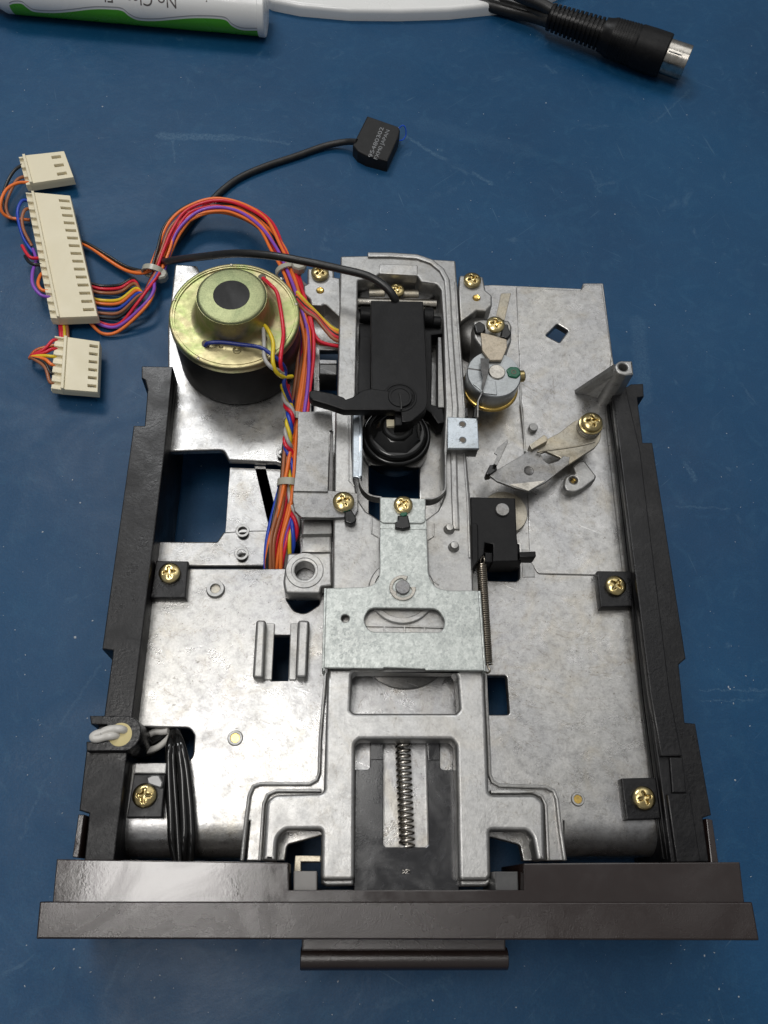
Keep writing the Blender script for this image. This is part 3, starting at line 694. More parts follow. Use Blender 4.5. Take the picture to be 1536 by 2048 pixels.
# ---- zinc clip strip and spring band
pp('clip_strip', zH((232, 245, .1), (330, 248, .1), (322, 895, .1), (302, 905), (270, 888), (230, 886, .2)), 33.2, 32.2, 'zinc', D, 0.3)
strip('clip_fold', zH((318, 250), (312, 880)), 1.0, 33.5, 30.5, 'zinc', D, 0.4)
strip('spring_band', zH((305, 905), (312, 950), (340, 1010), (390, 1060), (450, 1085), (530, 1096)), 0.45, 33.0, 29.6, 'steel', D, 0.1, rnd=1)
strip('spring_band', zH((975, 1112), (1050, 1108), (1120, 1080), (1170, 1030), (1182, 980), (1183, 800), (1185, 660), (1192, 622), (1215, 604), (1300, 603), (1515, 606)), 0.45, 33.6, 29.6, 'steel', D, 0.1, rnd=1)
pp('clip_plate', zH((1204, 272, .2), (1512, 288, .2), (1528, 600), (1206, 598)), 35.0, 34.2, 'zinc', D, 0.25)
for q in ((1356, 352), (1358, 513)):
    x, y = zH(q)[0]
    lathe('hole_rim', W(x, y, 35.0), [(1.05, -.1), (1.05, .12), (.9, .2), (.75, .1), (.72, .06)], 'zinc', D, 24)
    lathe('clip_hole', W(x, y, 35.0), [(0.74, -.2), (0.74, .09)], 'cavity', D, 24)
# ---- sheet bracket left of the carriage
pp('wire_guard', z8((125, 82, .2), (362, 76, .2), (368, 205, .2), (346, 215), (334, 640), (92, 636), (108, 500), (122, 300)), 33, 32.2, 'steel', D, 0.15)
pp('guard_side', z8((350, 215), (372, 215), (368, 640), (336, 650)), 32.0, 27, 'dark_steel', D, 0.15)
pp('guard_foot', z8((93, 622), (333, 628), (360, 632), (545, 650, .5), (545, 770, 1), (520, 815), (380, 822), (150, 818), (100, 772, .5), (88, 700, .5)), 32.4, 31.05, 'steel', D, 0.2)
screw(687, 1006, 32.45, 2.85, D, 0.35)
def blob(name, pts, zt, zb, m, parent=D):
    return pp(name, pts, zt, zb, m, parent, 0.35, seg=3)
blob('paint_dab', z8((452, 775, .3), (500, 765, .5), (530, 815, .8), (535, 845, 1), (500, 868, 1), (452, 850, .5), (448, 810)), 33.3, 31.8, 'paint')
# cast link and bearing block
pp('link_bar', z8((160, 830), (366, 832), (362, 935), (155, 938)), 27.5, 22, 'cast', D, 0.4)
pp('link_step', z8((155, 940), (362, 938), (360, 1065), (150, 1062)), 25.5, 20, 'cast', D, 0.6)
blk = pp('bearing_block', z8((50, 1068, 1), (362, 1062, .5), (366, 1300, .5), (292, 1305, .5), (282, 1352, .8), (36, 1348, 1.2), (22, 1270, 1)), 28.0, 22.8, 'cast', D, 0.7, holes=[], seg=3)
bx_, by_ = z8((172, 1190))[0]
bc = W(bx_, by_, 28.0)
bpy.data.objects.remove(blk)
blk = prism('bearing_block', [poly(z8((50, 1068, 1), (362, 1062, .5), (366, 1300, .5), (292, 1305, .5), (282, 1352, .8), (36, 1348, 1.2), (22, 1270, 1)), 28.0), circ(bc, 3.0, 32)], 28.0, 22.8, 'cast', D, 0.6, 3)
lathe('bearing_rim', bc, [(4.9, -.3), (4.9, .12), (4.75, .25), (3.5, .25), (3.35, .1), (3.0, .1), (2.7, .0), (2.55, -.2), (2.55, -5.0), (3.2, -5.0), (3.2, -.3), (4.9, -.3)], 'cast', blk, 48, caps=False)

# ---- galvanised cover
gv = z11((440, 66, .8), (1222, 78, .8), (1252, 490, .3), (950, 487), (946, 480), (738, 474), (733, 480), (428, 476, .3))
cov = [gv[0]]+z8((585, 1306), (655, 1290, 3), (690, 1240, 3), (697, 1190), (700, 892), (1025, 900), (1036, 1195), (1048, 1250, 3), (1090, 1310, 3), (1180, 1330))+gv[1:]
GZ = 34.2
cvr = prism('cover_plate', [poly(cov, GZ), poly(z11((632, 230, 2.6), (660, 168, 2.6), (1015, 172, 2.6), (1050, 232, 2.6), (1040, 293, 2.6), (660, 290, 2.6)), GZ), circ(W(*z11((539, 222))[0], GZ), 1.0, 20)], GZ, GZ-.9, 'galv', D, 0.25)
pp('cover_tab', z8((698, 676, .2), (1018, 688, .2), (1016, 850, 1.5), (990, 862), (715, 858, 1.5), (698, 840)), GZ+.6, GZ-.5, 'galv', cvr, 0.25)
pp('cover_step', z8((700, 820), (1020, 826), (1025, 905), (700, 896)), GZ+.15, GZ-.9, 'galv', cvr, 0.1)
pp('cover_skirt', z11((428, 476), (436, 476), (432, 492), (424, 492)), GZ-.3, GZ-5, 'galv', cvr, 0.1)
strip('cover_side', z11((1226, 80), (1254, 492)), 0.7, GZ-.15, GZ-6, 'galv', cvr, 0.3)
strip('cover_side', z11((438, 66), (426, 478)), 0.7, GZ-.15, GZ-6, 'galv', cvr, 0.3)
screw(806, 1012, GZ+.65, 2.5, D, 0.6)
blob('paint_dab', z8((822, 805, .2), (895, 805, .2), (905, 850), (912, 890, .4), (860, 902, .5), (803, 890, .4), (806, 850), (820, 845)), GZ+1.4, GZ, 'paint')
x, y = z11((832, 68))[0]; ec = W(x, y, GZ)
lathe('pin', ec, [(1.85, -2), (1.85, .9), (1.7, 1.05), (.2, 1.05)], 'steel', D, 32)
def eclip():
    ro, ri = 3.35, 2.1; o_, i_ = [], []
    for k in range(33):
        a = math.radians(-60+300*k/32)+2.2
        o_.append(Vector((ec.x+ro*math.cos(a), ec.y+ro*math.sin(a))))
        rr = 2.5-0.6*max(0, math.cos(k*math.pi/8))**6
        i_.append(Vector((ec.x+rr*math.cos(a), ec.y+rr*math.sin(a))))
    prism('retaining_clip', [o_+i_[::-1]], GZ+.5, GZ+.05, 'nickel', D, 0.1)
eclip()
lathe('washer_groove', ec, [(4.3, -.3), (4.3, .04), (4.0, .05), (0.3, .05)], 'galv', D, 48)
lathe('hub_disc', Vector((ec.x, ec.y, 0)), [(8.6, 29), (8.6, 31.9), (8.3, 32.1), (7.2, 32.1), (7.0, 31.8), (.3, 31.8)], 'cast', D, 56)
pp('under_cover_plate', z11((600, 140), (1080, 140), (1080, 300), (600, 300)), CZ+.3, CZ-.5, 'cast', D, 0.1)
for q in ((738, 262), (842, 262), (945, 268)):
    strip('under_cover_rib', z11(q, (q[0]+4, 300)), 0.4, CZ+.8, CZ, 'cast', D, 0.15)
strip('under_cover_rib', z11((640, 258), (850, 262), (1045, 268)), 0.5, CZ+.8, CZ, 'cast', D, 0.15)
x, y = z11((842, 330))[0]
lathe('rotor_disc', W(x, y, P+.3), [(13.0, 0), (13.0, .8), (12.8, .9), (.3, .9)], 'dark_steel', D, 56)
# tension spring with its hooks
A, B = W(963, 1130, 29), W(975, 1328, 29)
helix('tension_spring', A, B, 1.15, 0.24, 46, 'spring_dark', D, 6, 12)
tube('spring_hook', WP([(963, 1130, 29), (961, 1120, 30), (966, 1112, 30.5), (969, 1120, 31), (966, 1128, 30)]), .25, 'spring_dark', D)
tube('spring_hook', WP([(975, 1326, 29), (976, 1334, 29), (980, 1341, 29), (975, 1346, 28.5), (970, 1342, 28)]), .25, 'spring_dark', D)

for q, zz_ in ((z8((418, 765), (440, 755), (470, 742), (495, 745), (488, 768), (450, 778)), 33.55), (z8((838, 792), (860, 778), (885, 780), (890, 800), (862, 812), (842, 806)), 35.9)):
    pp('green_paint', [p+(.2,) for p in q], zz_, zz_-.7, 'green', D, 0.2)
# ---- motor
mt = thing('spindle_motor', '', '', (0, 0, 0)); mt.parent = D
del mt['label'], mt['category']
mz = 41.0; mc = W(469, 628, mz); m0 = Vector((mc.x, mc.y, 0)); MR = 18.2
lathe('can', m0, [(MR-.9, 21.3), (MR-.4, 22), (MR-.3, mz-3.2), (MR-.5, mz-2.6)], 'matt', mt, 96)
lathe('end_plate', m0, [(MR-.4, mz-2.8), (MR, mz-2.4), (MR, mz-.5), (MR-.15, mz-.15), (MR-.5, mz), (MR-.9, mz-.02), (MR-1.0, mz-.3), (MR-1.25, mz-.3), (MR-1.3, mz-.1), (MR-1.55, mz-.1), (MR-1.6, mz-.5), (MR-1.8, mz-.5), (12.3, mz-.45), (11.4, mz-.25), (10.7, mz+.3), (10.3, mz+1.0), (10.05, mz+2.0), (9.9, mz+3.4), (9.7, mz+5.4), (9.55, mz+7.6)], 'chromate', mt, 96, ang=45)
cz = mz+8.2
lathe('bearing_cap', m0, [(9.5, mz+7.2), (9.55, cz-.9), (9.4, cz-.4), (9.0, cz-.08), (8.5, cz), (4.95, cz), (4.9, cz-.1)], 'chromate_matt', mt, 96, ang=60)
lathe('shaft_cover', m0, [(4.92, cz-1), (4.92, cz+.02), (4.7, cz+.04), (.2, cz+.04)], 'matt', mt, 64)
for q, r in (((548, 1203), .7), ((668, 1230), 1.2)):
    x, y = z4(q)[0]
    lathe('rivet', W(x, y, mz-.4), [(r, -.2), (r, .15), (r*.8, .3), (r*.45, .3), (r*.4, .05)], 'chromate', mt, 24)
for q, r in (((430, 1180), 1.2), ((868, 1140), 1.2), ((860, 670), 1.1), ((865, 1010), .9)):
    x, y = z4(q)[0]
    lathe('wire_hole', W(x, y, mz-.4), [(r, -.2), (r, .12), (.1, .13)], 'cavity', mt, 24)
for a in (2.9, 0.25, 1.7, 4.2, 5.3):
    p = m0+Vector((math.cos(a)*(MR-.6), math.sin(a)*(MR-.6), mz+.02))
    lathe('crimp', p, [(.45, -.2), (.4, .12), (.2, .2)], 'tan_steel', mt, 12)
wz = mz+1.0
for nm, col, pts in (('motor_wire', 'red', [(868, 678, wz-1.3), (920, 725, wz+.6), (975, 790, wz+.6), (1005, 930, wz), (1025, 1100, wz), (1008, 1240, wz+.4), (1003, 1340, wz-1), (1040, 1480, 34), (1085, 1640, 30)]),
                     ('motor_wire', 'yellow', [(848, 1020, wz+.6), (900, 1065, wz+1), (945, 1170, wz+1), (942, 1300, wz+1), (965, 1390, wz-1), (1020, 1435, wz-4), (1092, 1432, wz-7)]),
                     ('motor_wire', 'grey', [(872, 1060, wz+.5), (876, 1180, wz+.3), (880, 1290, wz+.5), (930, 1360, wz), (1000, 1390, wz-3), (1040, 1420, wz-5)]),
                     ('motor_wire', 'darkblue', [(425, 1196, wz-1.2), (450, 1176, wz), (550, 1170, wz+.3), (700, 1188, wz+.3), (840, 1208, wz+.6), (930, 1260, wz+.8), (1010, 1330, wz-1), (1040, 1395, wz-4), (1030, 1500, 36), (1085, 1640, 30)])):
    tube(nm, WP([z4((a, b))[0]+(c,) for a, b, c in pts]), 0.58, 'w_'+col, mt)
# twisted motor leads running forward beside the harness
tw = [z7((1420, 190))[0]+(31,), z7((1440, 330))[0]+(30,), z7((1465, 420))[0]+(30,), z7((1450, 520))[0]+(29,), z7((1440, 640))[0]+(28,), z7((1465, 760))[0]+(26,), z7((1480, 1100))[0]+(25,), z7((1500, 1250))[0]+(25,), z7((1470, 1400))[0]+(23,), z7((1420, 1600))[0]+(18,)]
def bundle_wire(name, path, off, ph, r, m, parent, turns, squeeze=1.0, k=10):
    c = catmull(WP(path), k); out = []; n = len(c)
    for i, p in enumerate(c):
        t = (c[min(i+1, n-1)]-c[max(i-1, 0)]).normalized()
        u = t.cross(Vector((0, 0, 1))).normalized(); v = u.cross(t)
        a = ph+2*math.pi*turns*i/n
        out.append(p+u*off*math.cos(a)+v*off*squeeze*math.sin(a))
    return tube(name, out, r, m, parent, 8, raw=True)
for i, col in enumerate(('yellow', 'blue', 'red', 'grey')):
    bundle_wire('motor_lead', tw, 0.85, i*math.pi/2, 0.58, 'w_'+col, mt, 3.6)

# ---- stepper pulley group on the right
pu = thing('timing_pulley', '', '', (0, 0, 0)); pu.parent = D
del pu['label'], pu['category']
pz = 35.5; x, y = z6((322, 832))[0]; pc = W(x, y, pz); p0 = Vector((pc.x, pc.y, 0)); PR = 7.75
lathe('brass_ring', p0+Vector((0, -.3, 0)), [(7.8, 28.2), (8.1, 28.4), (8.25, 28.9), (8.1, 29.3), (7.6, 29.5)], 'brass', pu, 56, ang=60)
lathe('pulley_body', p0, [(5.0, P), (5.0, 28.4), (PR-.3, 29), (PR, 29.6), (PR, pz-.3), (PR-.25, pz), (.3, pz)], 'pulley', pu, 72)
x, y = z6((342, 822))[0]
lathe('pulley_hub', W(x, y, pz), [(2.4, -.2), (2.4, .3), (2.2, .45), (.3, .35)], 'nickel', pu, 40)
pp('pulley_key', z6((168, 905, .2), (240, 868), (335, 885, .2), (345, 985, .3), (255, 975, .3)), pz+.35, pz-.5, 'pulley', pu, 0.15)
strip('pulley_slot', z6((128, 792), (225, 806)), 0.5, pz+.05, pz-.2, 'dark_steel', pu, 0.05)
x, y = z6((466, 820))[0]
blob('paint_dab', z6((412, 800, .6), (440, 778, 1), (500, 780, 1), (522, 830, .8), (490, 862, 1), (430, 850, .8)), pz+.5, pz-.2, 'green', pu)
lathe('set_hole', W(x, y, pz+.45), [(.75, -.2), (.75, .1), (.5, .12), (.45, .02)], 'cavity', pu, 20)
A = W(*z6((528, 850))[0], pz-4)
lathe('side_screw', A, [(1.7, -1.6), (1.7, .3), (1.3, .7), (.3, .8)], 'gold', pu, 28, axis=(1, .1, 0))
pp('boss_block', z6((172, 445, 1), (230, 432, .5), (430, 440, .5), (452, 480, 1), (450, 590, 1.2), (420, 640), (240, 650), (178, 568, 1.2)), 34, P, 'cast', D, 0.6, seg=3)
blob('paint_dab', z6((178, 470, .8), (215, 445, .8), (255, 470), (262, 510), (240, 535, .6), (190, 530, .8)), 35.2, 33.5, 'paint')
blob('paint_dab', z6((385, 470), (425, 465, .6), (432, 500), (452, 540, .6), (420, 575, .8), (370, 560, .5)), 35.2, 33.5, 'paint')
pp('stop_finger', z6((226, 530, .3), (300, 545), (415, 580, .3), (418, 640, .3), (380, 730, .3), (290, 730, .3), (238, 660, .3)), 36.8, 35.9, 'buff', D, 0.2)
pp('stop_tail', z6((374, 243, .1), (447, 241, .1), (400, 440), (332, 430)), 36.4, 35.8, 'tan_steel', D, 0.15)
screw(990, 652, 36.9, 2.7, D, 0.1)
pp('pulley_reed', z6((224, 716, .1), (290, 720, .1), (283, 820), (268, 870, .8), (240, 962), (232, 930), (240, 860), (226, 800)), 37.2, 36.8, 'dark_steel', D, 0.1)
strip('reed_leg', z6((238, 960), (206, 1030), (203, 1150)), 0.35, 36.5, 30, 'steel', D, 0.05)
pp('reed_mask', z6((190, 1060), (200, 1062), (200, 1150), (172, 1150), (180, 1090)), 33, 28, 'paint', D, 0.1)
pp('reed_mask', z6((108, 1082), (128, 1082), (132, 1145), (112, 1145)), 32.5, 28, 'paint', D, 0.1)
strip('band_edge', z6((520, 880), (520, 1060), (545, 1300), (552, 1400)), 0.5, P+1.0, P, 'cast', D, 0.15)
# motor dome behind the pulley
x, y = z6((200, 620))[0]
lathe('stepper_dome', W(x, y, P), [(7.5, 0), (7.2, 3), (6.0, 5.5), (4, 6.5), (1, 7)], 'dark_steel', D, 48, ang=60)
# pivoting arm
az = 29.5
pa = thing('pivot_arm', '', '', (0, 0, 0)); pa.parent = D
del pa['label'], pa['category']
pp('arm_plate', z6((590, 1378), (650, 1340), (800, 1262), (905, 1180, 2), (1000, 1140, 6), (1112, 1200, 8), (1100, 1320, 5), (1060, 1372), (862, 1500), (800, 1440), (700, 1400), (640, 1420)), az-.2, az-1.1, 'tan_steel', pa, 0.2)
pp('arm_blade', z6((285, 1572, .2), (345, 1532), (370, 1520), (560, 1405), (640, 1368), (655, 1400), (690, 1470, .3), (722, 1490), (790, 1470), (830, 1432), (876, 1440), (870, 1492), (700, 1625), (575, 1692, .2), (480, 1668), (345, 1618, .3)), az+.6, az-.2, 'steel', pa, 0.15, holes=[])
x, y = z6((575, 1542))[0]
lathe('blade_hole', W(x, y, az+.6), [(1.45, -.1), (1.45, .05), (1.35, .08), (1.25, .02), (.2, .02)], 'dark_steel', pa, 28)
pp('blade_fold', z6((430, 1640), (700, 1612), (575, 1690)), az+.75, az+.3, 'nickel', pa, 0.1)
pp('arm_lug', z6((582, 1352), (690, 1275, .3), (715, 1300), (712, 1325), (600, 1388)), az+2, az-1, 'tan_steel', pa, 0.2)
tube('torsion_spring', WP([z6(q)[0]+(z,) for q, z in (((645, 1408), az+1.2), ((655, 1400), az+1.8), ((800, 1382), az+2), ((950, 1358), az+2.2), ((1060, 1330), az+2.2))]), .28, 'tan_steel', pa)
pp('reed_contact', z6((265, 1550, .2), (290, 1500), (340, 1490), (345, 1530), (300, 1565, .3), (270, 1568)), az+1.5, az-2, 'paint', pa, 0.2)
pp('reed_blade', z6((420, 1316), (425, 1330), (375, 1440), (345, 1500), (320, 1490), (345, 1425), (325, 1410), (345, 1375)), az+3, az+2.5, 'steel', pa, 0.1)
sx_, sy_ = z6((1010, 1235))[0]
Q = W(sx_, sy_, az); Q0 = Vector((Q.x, Q.y, 0))
lathe('spring_coil', Q0, [(3.4, az-.2), (3.5, az), (3.5, az+.5), (3.3, az+.65), (3.5, az+.8), (3.5, az+1.3), (3.3, az+1.45), (3.5, az+1.6), (3.5, az+2.1), (3.2, az+2.3)], 'nickel', pa, 48, ang=60)
lathe('washer', Q0, [(3.3, az+2.2), (3.4, az+2.4), (3.4, az+2.9), (3.2, az+3.0)], 'gold', pa, 48)
o = bpy.data.objects.new('screw', SCREW); link(o, pa); o.location = Vector((Q.x, Q.y, az+3.0))*S; o.scale = (1.26,)*3; o.rotation_euler = (0, 0, .1)
prism('post', [circ(Q0, 2.6, 24)], az-.3, P, 'steel', pa, 0)
bb = prism('boss_block', [poly(z6((898, 1508, .6), (940, 1470, 1), (985, 1466, 1), (1072, 1580, .8), (1062, 1606, .6), (975, 1672, .5), (920, 1698, 3), (850, 1690, 3), (828, 1640, 3), (845, 1580, 2), (915, 1560, .8)), 25.5), circ(W(*z6((905, 1608))[0], 25.5), 1.1, 24)], 25.5, P, 'cast', D, 0.5, 3)
lathe('insert', W(*z6((905, 1608))[0], 22.6), [(1.09, 0), (1.09, 1.6)], 'brass', bb, 20)
x, y = z6((600, 1246))[0]
lathe('pin', W(x, y, P), [(1.35, 0), (1.35, 1.9), (1.2, 2.1), (.2, 2.1)], 'steel', D, 28)
# stand-off at the right rear with its web
st = prism('stand_off', [rounded([(W(*z6(q)[0], 39.5).to_2d(), r) for q, r in (((1200, 770), 3), ((1240, 735), 2), ((1334, 737), .3), ((1345, 836), .3), ((1290, 842), .5), ((1222, 828), 3))]), circ(W(*z6((1268, 782))[0], 39.5), 1.25, 24)], 39.5, P, 'cast', D, 0.5, 3)
lathe('thread', W(*z6((1268, 782))[0], 34), [(1.24, 0), (1.24, 1)], 'dark_steel', st, 20)
a, b_, c_ = W(*z6((905, 978))[0], P), W(*z6((1100, 1000))[0], P), W(*z6((1205, 785))[0], 38.8)
d_ = W(*z6((1160, 1060))[0], P)
top2 = W(*z6((1225, 830))[0], 38.5)
mesh('web', [a+Vector((0, 1, 0)), a, b_, d_, c_+Vector((0, 1.2, 0)), c_, top2, Vector((top2.x+2, top2.y+1, P))], [(0, 1, 5, 4), (1, 2, 6, 5), (2, 3, 6), (3, 7, 6), (0, 4, 6, 7)], 'cast', st, sm=False)
# disc and black latch block in front of it
lathe('cam_disc', W(1010, 1024, 24), [(6.4, -1.6), (6.4, -.2), (6.2, 0), (.3, 0)], 'tan_steel', D, 64)
lb = thing('latch_block', '', '', (0, 0, 0)); lb.parent = D
del lb['label'], lb['category']
pp('latch_body', z9((126, 349, .2), (402, 356, .2), (412, 600), (418, 640), (420, 745), (265, 748), (265, 640), (215, 632), (210, 700), (140, 790), (130, 510)), 31, 23, 'black', lb, 0.3)
pp('latch_foot', z9((215, 690), (430, 700), (440, 752), (215, 752)), 29, 22.6, 'black', lb, 0.3)
pp('latch_finger', z9((425, 686, .2), (527, 682, .2), (530, 712), (520, 722), (430, 720)), 31.5, 27.5, 'black', lb, 0.3)
pp('latch_flange', z9((130, 510), (160, 508), (172, 520), (176, 740), (140, 790)), 32.2, 28, 'black', lb, 0.3)
x, y = z9((320, 432))[0]
lathe('pin', W(x, y, 31), [(1.9, -.2), (1.9, .5), (1.75, .7), (.2, .7)], 'steel', lb, 32)
# racetrack relief
strip('racetrack', z9((480, 672), (478, 760), (486, 842)), 3.3, P+.25, P-.3, 'cast', D, 0.15)

# ---- off-white and black sleeved wires at the left grommet
for pts, r in ((zL((620, 345), (560, 320), (470, 318), (395, 335), (345, 362)), .95), (zL((545, 392), (470, 392), (380, 405), (310, 425), (262, 420), (258, 395), (300, 370), (345, 362)), .95)):
    n_ = len(pts); tube('sleeved_wire', WP([p+(gz+.7 if i else gz-1,) for i, p in enumerate(pts)]), r, 'white_wire', D, 10)
for q in (((820, 470), (860, 390), (930, 350), (1010, 350), (1080, 340)), ((830, 560), (960, 520), (1060, 440), (1110, 380))):
    tube('sleeved_wire', WP([p+(19+.5*i,) for i, p in enumerate(zL(*q))]), .8, 'white_wire', D, 8)
for q in (((800, 440), (900, 420), (1020, 370), (1120, 340)), ((820, 520), (950, 440), (1060, 390), (1140, 350)), ((800, 600), (930, 560), (1040, 440), (1130, 370))):
    tube('black_wire', WP([p+(18+.5*i,) for i, p in enumerate(zL(*q))]), .8, 'gloss', D, 8)
for q, r in ((((1130, 360), (1095, 500), (1085, 700), (1095, 1000), (1110, 1300), (1120, 1530), (1165, 1760)), 1.0), (((1140, 360), (1130, 520), (1140, 800), (1160, 1100), (1180, 1400), (1200, 1760)), .7),
             (((1160, 350), (1190, 500), (1230, 800), (1245, 1100), (1260, 1400), (1250, 1580), (1250, 1760)), 1.05), (((1175, 350), (1220, 480), (1270, 700), (1305, 1000), (1330, 1300), (1335, 1550), (1320, 1760)), 1.0)):
    tube('black_wire', WP([p+(23.2+(.6 if 0 < i < 5 else 0)-(2 if i > 5 else 0)-(2 if i == 0 else 0),) for i, p in enumerate(zL(*q))]), r, 'gloss', D, 10)
blob('glue_drop', zL((838, 850, .6), (900, 820, .8), (980, 820, .8), (1022, 900, .6), (1005, 975, .6), (930, 950, .6), (850, 920, .6)), 26.6, 25.1, 'glue')

# ------------------------------------------------------------------ loose connectors
def connector(label, tl, tr, br, bl, z, n, s0, s1, y0, y1, flange, th=5.0, tilt=None, contacts=False):
    """cream housing: corner pixels at height z; slots between fractions s0..s1 across, n of them along"""
    o = thing('connector_housing', label, 'connector', (0, 0, 0), 'cream wire connectors on the mat')
    A, B, Cc, Dd = (W(*p, z).to_2d() for p in (tl, tr, br, bl))
    def bil(u, v): return (A*(1-u)+B*u)*(1-v)+(Dd*(1-u)+Cc*u)*v
    holes = []
    for i in range(n):
        v0 = y0+(y1-y0)*(i+.5)/n; hv = (y1-y0)/n*0.17
        holes.append([bil(s0, v0-hv), bil(s1, v0-hv), bil(s1, v0+hv), bil(s0, v0+hv)])
    prism('housing_top', [[A, B, Cc, Dd]]+holes, z, z-1.6, 'cream', o, 0.12)
    prism('housing_base', [offset_poly([bil(0, 0), bil(1, 0), bil(1, 1), bil(0, 1)], .02)], z-1.6, z-th, 'cream', o, 0)
    for h in holes:
        c = sum(h, Vector((0, 0)))/4
        e = (h[1]-h[0])*.36; f_ = (h[3]-h[0])*.40
        prism('slot_contact', [[c-e-f_, c+e*.4-f_, c+e*.4+f_, c-e+f_]], z-1.1, z-1.58, 'tan_steel' if not contacts else 'dark_steel', o, 0.05)
    # ridge and comb along the wire side
    e = (B-A).normalized()
    prism('ridge', [[A+e*.0, A+e*1.0, Dd+e*1.0, Dd+e*.0]], z+.75, z-.2, 'cream', o, 0.2)
    g_ = e*-flange
    prism('wire_side', [[A-e*.03, Dd-e*.03, Dd+g_, A+g_]], z-1.5, z-th, 'cream', o, 0.15)
    m = n+1
    for i in range(m):
        p = A*(1-i/n)+Dd*(i/n); d = (Dd-A).normalized()*(Dd-A).length/n*.16
        lo, hi = (-1 if i else 0), (1 if i < n else 0)
        prism('comb_tooth', [[p-e*.05+d*lo, p-e*.05+d*hi, p+g_*.92+d*hi, p+g_*.92+d*lo]], z-.4, z-1.55, 'cream', o, 0.12)
    return o
def offset_poly(l, d):
    if area2(l) < 0: l = l[::-1]
    return offset(l, d)
connector('short cream connector housing with three slots, topmost above the long one', (45, 311), (128, 302), (147, 354), (60, 367), 6, 3, .66, .88, .03, .97, 1.6, 3.4)
connector('long cream connector housing with fifteen slots in a row down its right side', (63, 384), (140, 391), (195, 632), (114, 635), 7.2, 15, .68, .95, .02, .98, 2.4, 3.8)
connector('square cream six-slot connector below the long one, with colourful wires on its left', (129, 673), (199, 683), (195, 784), (122, 778), 6.8, 6, .72, .96, .03, .97, 3.6, 3.2, contacts=True)

# ------------------------------------------------------------------ wiring harness
HR = thing('wire_harness', 'bundle of coloured wires arching from the cream connectors round the motor', 'wires', (0, 0, 0))
main_path = [(312, 545, 5), (325, 505, 6), (345, 460, 7), (380, 425, 8), (430, 411, 9), (480, 418, 10), (525, 450, 13), (558, 500, 18), (578, 545, 23), (596, 600, 27), (612, 660, 28), (613, 720, 28), (606, 780, 27), (596, 840, 26.5), (587, 900, 26), (580, 960, 25.5), (568, 1020, 24.5), (552, 1080, 23.5), (546, 1133, 20.5), (545, 1170, 16)]
cols = ['orange', 'red', 'brown', 'black', 'orange', 'purple', 'orange', 'red', 'black', 'orange', 'brown', 'blue', 'red', 'orange']
for i, c_ in enumerate(cols):
    # inner ring and outer ring of the bundle, each wire wandering a little
    off = 1.25 if i < 5 else 2.55
    ph = i*2*math.pi/5 if i < 5 else (i-5)*2*math.pi/9
    path = []
    for j, (x, y, z) in enumerate(main_path):
        k = 3.4 if 0 < j < 8 else (2.0 if j > 8 else 0)
        # a loose bundle: it fattens in the arch
        path.append((x+random.uniform(-k, k)*1.3, y+random.uniform(-k, k)*1.3, z+random.uniform(-.2, .2)))
    if i in (3, 6, 12, 13):          # some wires leave for the motor side before the guard
        path = path[:11]+[(628, 690, 27), (655, 700, 26), (700, 705, 24)] if i in (6, 12) else path
    bundle_wire('wire', path, off, ph, 0.55, 'w_'+c_, HR, (0.6, -0.5, 0.9, 0.35, -0.8)[i] if i < 5 else (0.5, -.6, .3, .9, -.35, .7, .45, -.5, .55)[i-5], 0.55, 8)
# branch to the stepper motor
for i, (c_, dy) in enumerate((('yellow', -6), ('orange', 0), ('black', 4), ('red', 8), ('brown', 14))):
    tube('wire', WP([(594, 590+dy, 29), (612, 610+dy, 29.5), (632, 628+dy*.6, 29), (650, 648+dy*.8, 28), (668, 664+dy, 27.3), (690, 672+dy, 26.5)]), .58, 'w_'+c_, HR)
# fan from the tie to the underside of the long connector
fan = [('black', 570), ('red', 576), ('brown', 584), ('yellow', 599), ('orange', 606), ('blue', 616), ('brown', 625), ('black', 633), ('red', 641), ('orange', 655), ('purple', 645)]
for i, (c_, y) in enumerate(fan):
    sx = 290-3*(i % 3)+i*.8
    bx = 268+(y-570)*0.12+(14 if i > 8 else 0)
    dip = 1.6 if c_ == 'orange' and y > 650 else 0
    tube('wire', WP([(178, y-4 if y < 640 else y-12, 2.2), (205, y+(2 if y < 640 else 12 if c_ == 'orange' else 6), 1.2), (240, y+(0 if y < 640 else 6), 2.0), (bx, y-12-.35*(y-570), 3+i*.35), (bx+16, 590-.1*(y-570), 4+i*.3), (300+i*1.0, 562, 4.6+(i % 3)*.8), (310+i*1.2, 545, 5+(i % 3)*.9)]), .56, 'w_'+c_, HR)
for c_, dy, z in (('black', 0, 3.4), ('brown', 3, 2.2), ('orange', 8, 3)):
    tube('wire', WP([(150, 478+dy*.4, 2), (180, 490+dy*.6, z), (215, 511+dy, z), (250, 532+dy, z), (280, 541+dy*.7, 4), (306, 540, 5)]), .6, 'w_'+c_, HR)
